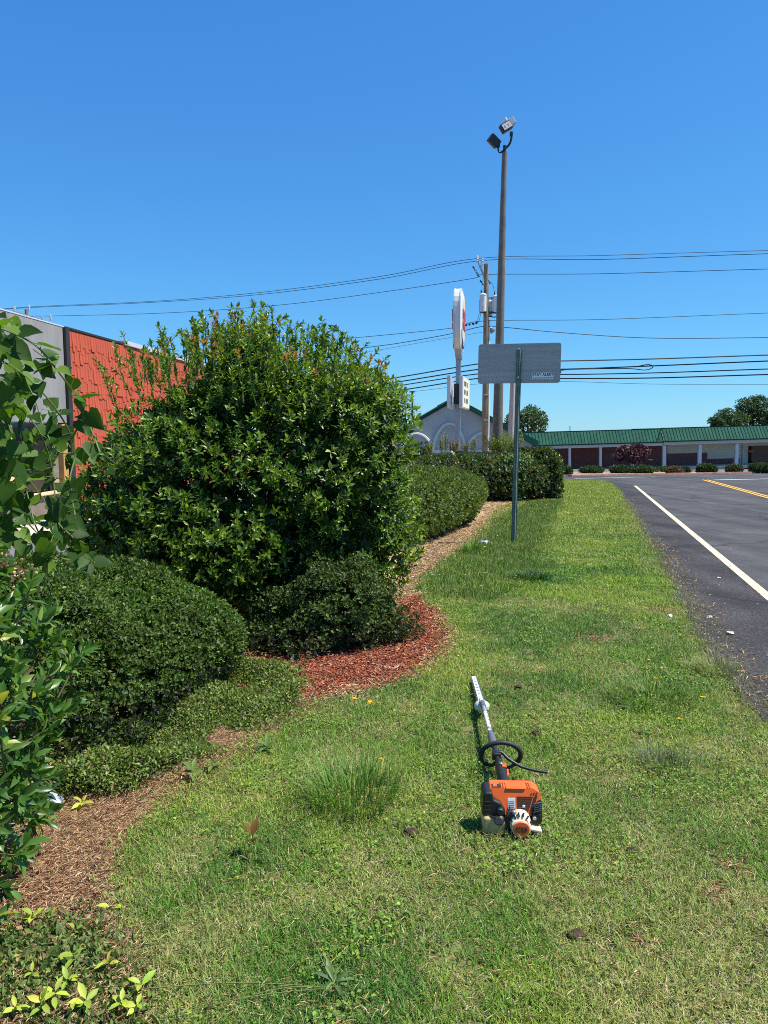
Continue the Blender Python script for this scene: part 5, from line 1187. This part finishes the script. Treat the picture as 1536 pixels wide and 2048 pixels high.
# bark chips
straw_layer('mulch_chips', mul2, 30000, 4.3, 8.5, .8, 413, [(.27, .078, .038), (.36, .135, .075), (.20, .056, .03), (.48, .29, .19)], [4, 3, 3, 1.2], .015, .05, .009, z=.006, jit=.05, lift=.22)
straw_layer('mulch_rim', [(p.x, p.y) for p in (G(*q) for q in [(896, 1296), (899, 1255), (882, 1220), (852, 1198), (838, 1205), (864, 1232), (876, 1258), (870, 1288), (842, 1325), (770, 1356), (650, 1384), (560, 1392), (560, 1412), (660, 1402), (782, 1374), (862, 1340)])], 6500, 4.3, 8.5, .8, 414, STR + [(.36, .1, .06)], [3, 3, 1.5, .5, 1], .02, .055, .005, jit=.05, lift=.25)
# ground cover of clipped leaves in front of the hedge and in the corner
def cover(name, poly, n, y0, y1, seed, pal, wts, L, hmax, T=T_DIA, ratio=.5):
    rg = np.random.default_rng(seed); x, y = scatter(poly, n, y0, y1, .6, rg, jit=.06); hm = vnoise(x, y, .22, 3) * vnoise(x, y, .6, 5) * 2.2; k = hm > .14; x, y, hm = x[k], y[k], hm[k]; n = len(x)
    z = gza(y) + rg.random(n) ** .6 * hmax * np.clip(hm - .08, .06, 1); pos = np.stack([x, y, z], 1); ax = unit(rg.normal(0, 1, (n, 3)) + np.array([0, 0, .4])); up = np.array([0, 0, 1.]) + rg.normal(0, .5, (n, 3)); l = L * rg.uniform(.7, 1.3, n)
    v, tr, qd, cc = leaves_np(pos, ax, up, l, l * ratio, pick_col(n, pal, wts, rg, .22), T); o = np_mesh(name, v, tr, qd, cc, 'leaf_soft'); o['kind'] = 'stuff'
cover('ground_cover', band([(590, 1395), (565, 1345), (450, 1325), (390, 1390), (300, 1460), (150, 1520), (90, 1580), (150, 1600), (255, 1585), (350, 1535), (440, 1490), (520, 1445), (575, 1425)], 0), 60000, 3.1, 5.4, 420, [(.08, .13, .025), (.13, .19, .038), (.20, .27, .055), (.24, .19, .10)], [2.5, 3, 2.2, .8], .021, .15)
cover('ground_cover', band([(-80, 1880), (60, 1870), (160, 1850), (235, 1940), (285, 2048), (285, 2250), (-150, 2250)], 0), 11000, 1.5, 2.4, 421, [(.08, .14, .03), (.13, .20, .045), (.20, .26, .07), (.27, .19, .10)], [3, 2, 1, 1], .024, .035)
straw_layer('bark_litter', band([(-80, 1700), (60, 1720), (230, 1700), (228, 1830), (240, 1900), (285, 2048), (285, 2250), (-150, 2250)], 0), 2200, 1.5, 2.9, .6, 422, [(.16, .07, .04), (.24, .12, .07), (.42, .30, .19)], [2, 2, 1], .015, .06, .006)
# flowers nobody could count: the yellow patch by the hedges and white clover heads
def heads(name, poly, n, y0, y1, seed, c, r, h, m='petal', jit=.1):
    rg = np.random.default_rng(seed); x, y = scatter(poly, n, y0, y1, .5, rg, jit=jit); n = len(x); z = gza(y) + rg.uniform(.3, 1, n) * h; k = 6; a = (np.arange(k)[None] * 1.047 + rg.random((n, 1)) * 6).ravel()
    pos = np.repeat(np.stack([x, y, z], 1), k, axis=0); ax = np.stack([np.cos(a), np.sin(a), rg.uniform(-.2, 1.0, n * k)], 1); l = np.repeat(r * rg.uniform(.6, 1.2, n), k)
    v, tr, qd, cc = leaves_np(pos, ax, np.tile([0, 0, 1.], (n * k, 1)), l, l * .8, np.repeat(pick_col(n, c, [1] * len(c), rg, .1), k, axis=0), T_DIA); o = np_mesh(name, v, tr, qd, cc, m); o['kind'] = 'stuff'
YEL = [(.78, .60, .03), (.74, .50, .02), (.78, .66, .12)]
heads('wildflowers', band([(985, 1045), (1010, 1008), (1060, 998), (1125, 1000), (1130, 1040), (1080, 1050), (1040, 1062), (1000, 1070)], 0), 260, 12, 24, 430, YEL, .024, .22)
heads('wildflowers', band([(1115, 985), (1120, 962), (1200, 962), (1215, 990), (1150, 1010)], 0), 170, 17, 40, 431, YEL, .03, .14)
heads('wildflowers', band([(930, 1100), (960, 1075), (1060, 1070), (1050, 1110), (980, 1120)], 0), 36, 9, 15, 433, YEL, .018, .12)
heads('clover_flowers', band([(850, 1165), (900, 1125), (960, 1105), (1080, 1105), (1090, 1180), (1000, 1200), (900, 1190)], 0), 95, 7, 13, 432, [(.62, .60, .48), (.55, .55, .40)], .017, .10)
# rough grass standing round the sign foot and over the dry path edge
def tuft_field(name, poly, n, y0, y1, seed, pal, h, wd, lean=.5):
    rg = np.random.default_rng(seed); x, y = scatter(poly, n, y0, y1, .6, rg, jit=.12); n = len(x); blades(name, x, y, rg.uniform(.5, 1.1, n) * h, np.full(n, wd) * (1 + .05 * np.maximum(0, y - 6)), np.clip(rg.normal(lean, .3, n), 0, 1.4), rg.random(n) * 6.28, pick_col(n, pal, [1] * len(pal), rg), 'blade')
tuft_field('rough_grass', band([(850, 1170), (900, 1120), (960, 1085), (1000, 1040), (1060, 1005), (1120, 1000), (1090, 1060), (1080, 1150), (980, 1200), (880, 1200)], 0), 22000, 7, 23, 440, [(.10, .18, .03), (.16, .21, .05), (.07, .14, .025)], .11, .005)
tuft_field('verge_grass', [(p.x, p.y) for p in [e - RN * .10 for e in edge[:12]] + [e + RN * .07 for e in edge[:12]][::-1]], 7000, 4.0, 24, 441, [(.22, .23, .09), (.30, .27, .13), (.13, .17, .05)], .075, .004, .8)
# grit and straw blown on to the shoulder
shp = [(p.x, p.y) for p in [e + RN * .05 for e in edge[:9]] + [e + RN * 1.25 for e in edge[:9]][::-1]]
straw_layer('road_grit', shp, 420, 4.2, 13, 1.0, 450, [(.40, .38, .34), (.30, .27, .23), (.42, .36, .25)], [1, 1, 1], .008, .022, .010, z=.004)
straw_layer('blown_straw', [(p.x, p.y) for p in [e - RN * .02 for e in edge[:9]] + [e + RN * .30 for e in edge[:9]][::-1]], 1300, 4.2, 13, 1.0, 451, STR, [2, 2, 1, 0.1], .03, .08, .004, z=.006)

# ------------------------------------------------------------------ far trees and plaza shrubs
def far_tree(name, label, px, py, wpx, hpx, D, seed, pal, n=2600, trunk_m='trunk', L=.30, lobes=9, cat='tree', group=None, trunk_px=None):
    rg = np.random.default_rng(seed); c = P(px, py, D); k = D / F; a, h = wpx * k / 2, hpx * k / 2; b = V(c.x if trunk_px is None else P(trunk_px, py, D).x, D, gz(min(D, 110))); t = thing(name, label, cat, b, 0, group)
    P_, N_ = [], []
    for i in range(lobes):
        d = unit(rg.normal(size=(1, 3)))[0]; q = np.array([c.x + d[0] * a * .62, D + d[1] * a * .6, c.z + d[2] * h * .62]); r = np.array([a * rg.uniform(.32, .5), a * .42, h * rg.uniform(.3, .48)])
        m_ = n // lobes; dd = rdirs(m_, rg); rr = blob_r(dd, r, 2, .16, rg, freq=5) * rg.uniform(.6, 1.05, m_); P_.append(q + dd * rr[:, None]); N_.append(dd)
    P_, N_ = np.concatenate(P_), np.concatenate(N_); m_ = len(P_); ax = unit(N_ + rg.normal(0, .6, (m_, 3))); up = unit(N_ + np.array([0, 0, .6]) + rg.normal(0, .5, (m_, 3))); l = L * rg.uniform(.6, 1.3, m_)
    v, tr, qd, cc = leaves_np(P_, ax, up, l, l * .7, pick_col(m_, pal, [1] * len(pal), rg, .2), T_DIA); o = np_mesh('crown', v, tr, qd, cc, 'leaf_far', t, loc=np.array(b)); o['kind'] = 'stuff'
    tr_ = MB(b).tube([b, b.lerp(c, .5) + V(.05 * a, 0, 0), V(c.x, D, c.z)], [a * .07 + .03, a * .055 + .02, a * .03], 8); 
    for i in range(6):
        e = P_[rg.integers(m_)]; tr_.tube([b.lerp(c, .55), V(*(np.array(b.lerp(c, .8)) * .5 + e * .5)), V(*e)], [a * .035 + .01, a * .02, a * .008], 5)
    tr_.build('trunk', trunk_m, t, smooth=True)
    return t
TG = [(.055, .10, .04), (.075, .13, .05), (.10, .155, .06)]
far_tree('broadleaf_tree', 'feathery green tree rising behind the left end of the plaza roof', 1055, 846, 92, 66, 128, 501, TG, 4600, L=.38, lobes=15)
far_tree('pine_tree', 'tallest dark tree behind the plaza roof at the right edge', 1508, 822, 74, 62, 140, 502, [(.04, .075, .03), (.055, .095, .035), (.075, .115, .045)], 5200, L=.38, lobes=17)
far_tree('broadleaf_tree', 'mid green tree behind the plaza roof left of the tallest tree', 1462, 837, 70, 40, 138, 503, TG, 3600, L=.38, lobes=13)
far_tree('broadleaf_tree', 'low tree tip showing over the plaza roof left of the taller trees', 1432, 846, 34, 24, 136, 504, TG, 1600, L=.4)
far_tree('broadleaf_tree', 'green tree cut off by the right edge above the plaza roof', 1560, 838, 80, 50, 137, 505, TG, 3600, L=.38, lobes=13)
far_tree('purple_leaf_tree', 'small purple leaved tree in front of the maroon plaza wall', 1262, 907, 76, 36, 62, 506, [(.055, .016, .026), (.085, .026, .036), (.04, .014, .02), (.13, .05, .06)], 5200, 'trunk_pale', .19, 14, trunk_px=1264)
PS = [('rounded shrub at the plaza verge just right of the hedges', 1128, 943, 32, 20, 0), ('low shrub on the plaza verge below the second column', 1184, 942, 46, 16, 0), ('left of two touching shrubs below the purple tree', 1243, 941, 44, 18, 0), ('right of two touching shrubs below the purple tree', 1283, 941, 46, 19, 0), ('brownish dry shrub below the roof step', 1349, 943, 34, 16, 1), ('dark round shrub right of the roof step columns', 1413, 938, 36, 18, 0), ('greyish spiky shrub between the right hand columns', 1468, 938, 32, 16, 2), ('broad dark shrub at the right edge of the verge', 1522, 936, 46, 18, 0), ('small shrub tucked right of the brownish dry one', 1371, 942, 16, 11, 0)]
SP = [[(.03, .065, .022), (.045, .085, .028), (.07, .10, .035)], [(.14, .09, .06), (.10, .08, .05), (.17, .12, .08)], [(.07, .09, .055), (.10, .12, .075), (.05, .07, .04)]]
for i, (lab, px, py, wpx, hpx, kd) in enumerate(PS):
    D = 46.5 - (i in (0,)) * 3; k = D / F; b = P(px, py, D); zb = gz(D); zt = P(px, py - hpx / 2, D).z; a = wpx * k / 2
    small_hedge('verge_shrub', lab, (b.x, D, zb + (zt - zb) * .45), (a, a * .8, (zt - zb) * .55), 2.4, 3600, .085, SP[kd], [1, 1, 1], 520 + i, 'shrub', lump=.09, group='shrubs along the plaza verge', m='leaf_far', T=T_DIA, gaps=.15)
# hedge strip lying across the plaza lot behind the verge shrubs
small_hedge('low_green_hedge', 'low flat green hedge strip behind the brownish verge shrub', (tuple(P(1320, 939, 53))[0], 53, gz(53) + .18), (2.6, .5, .28), 4, 5000, .08, SP[0], [1, 1, 1], 540, 'hedge', m='leaf_far')
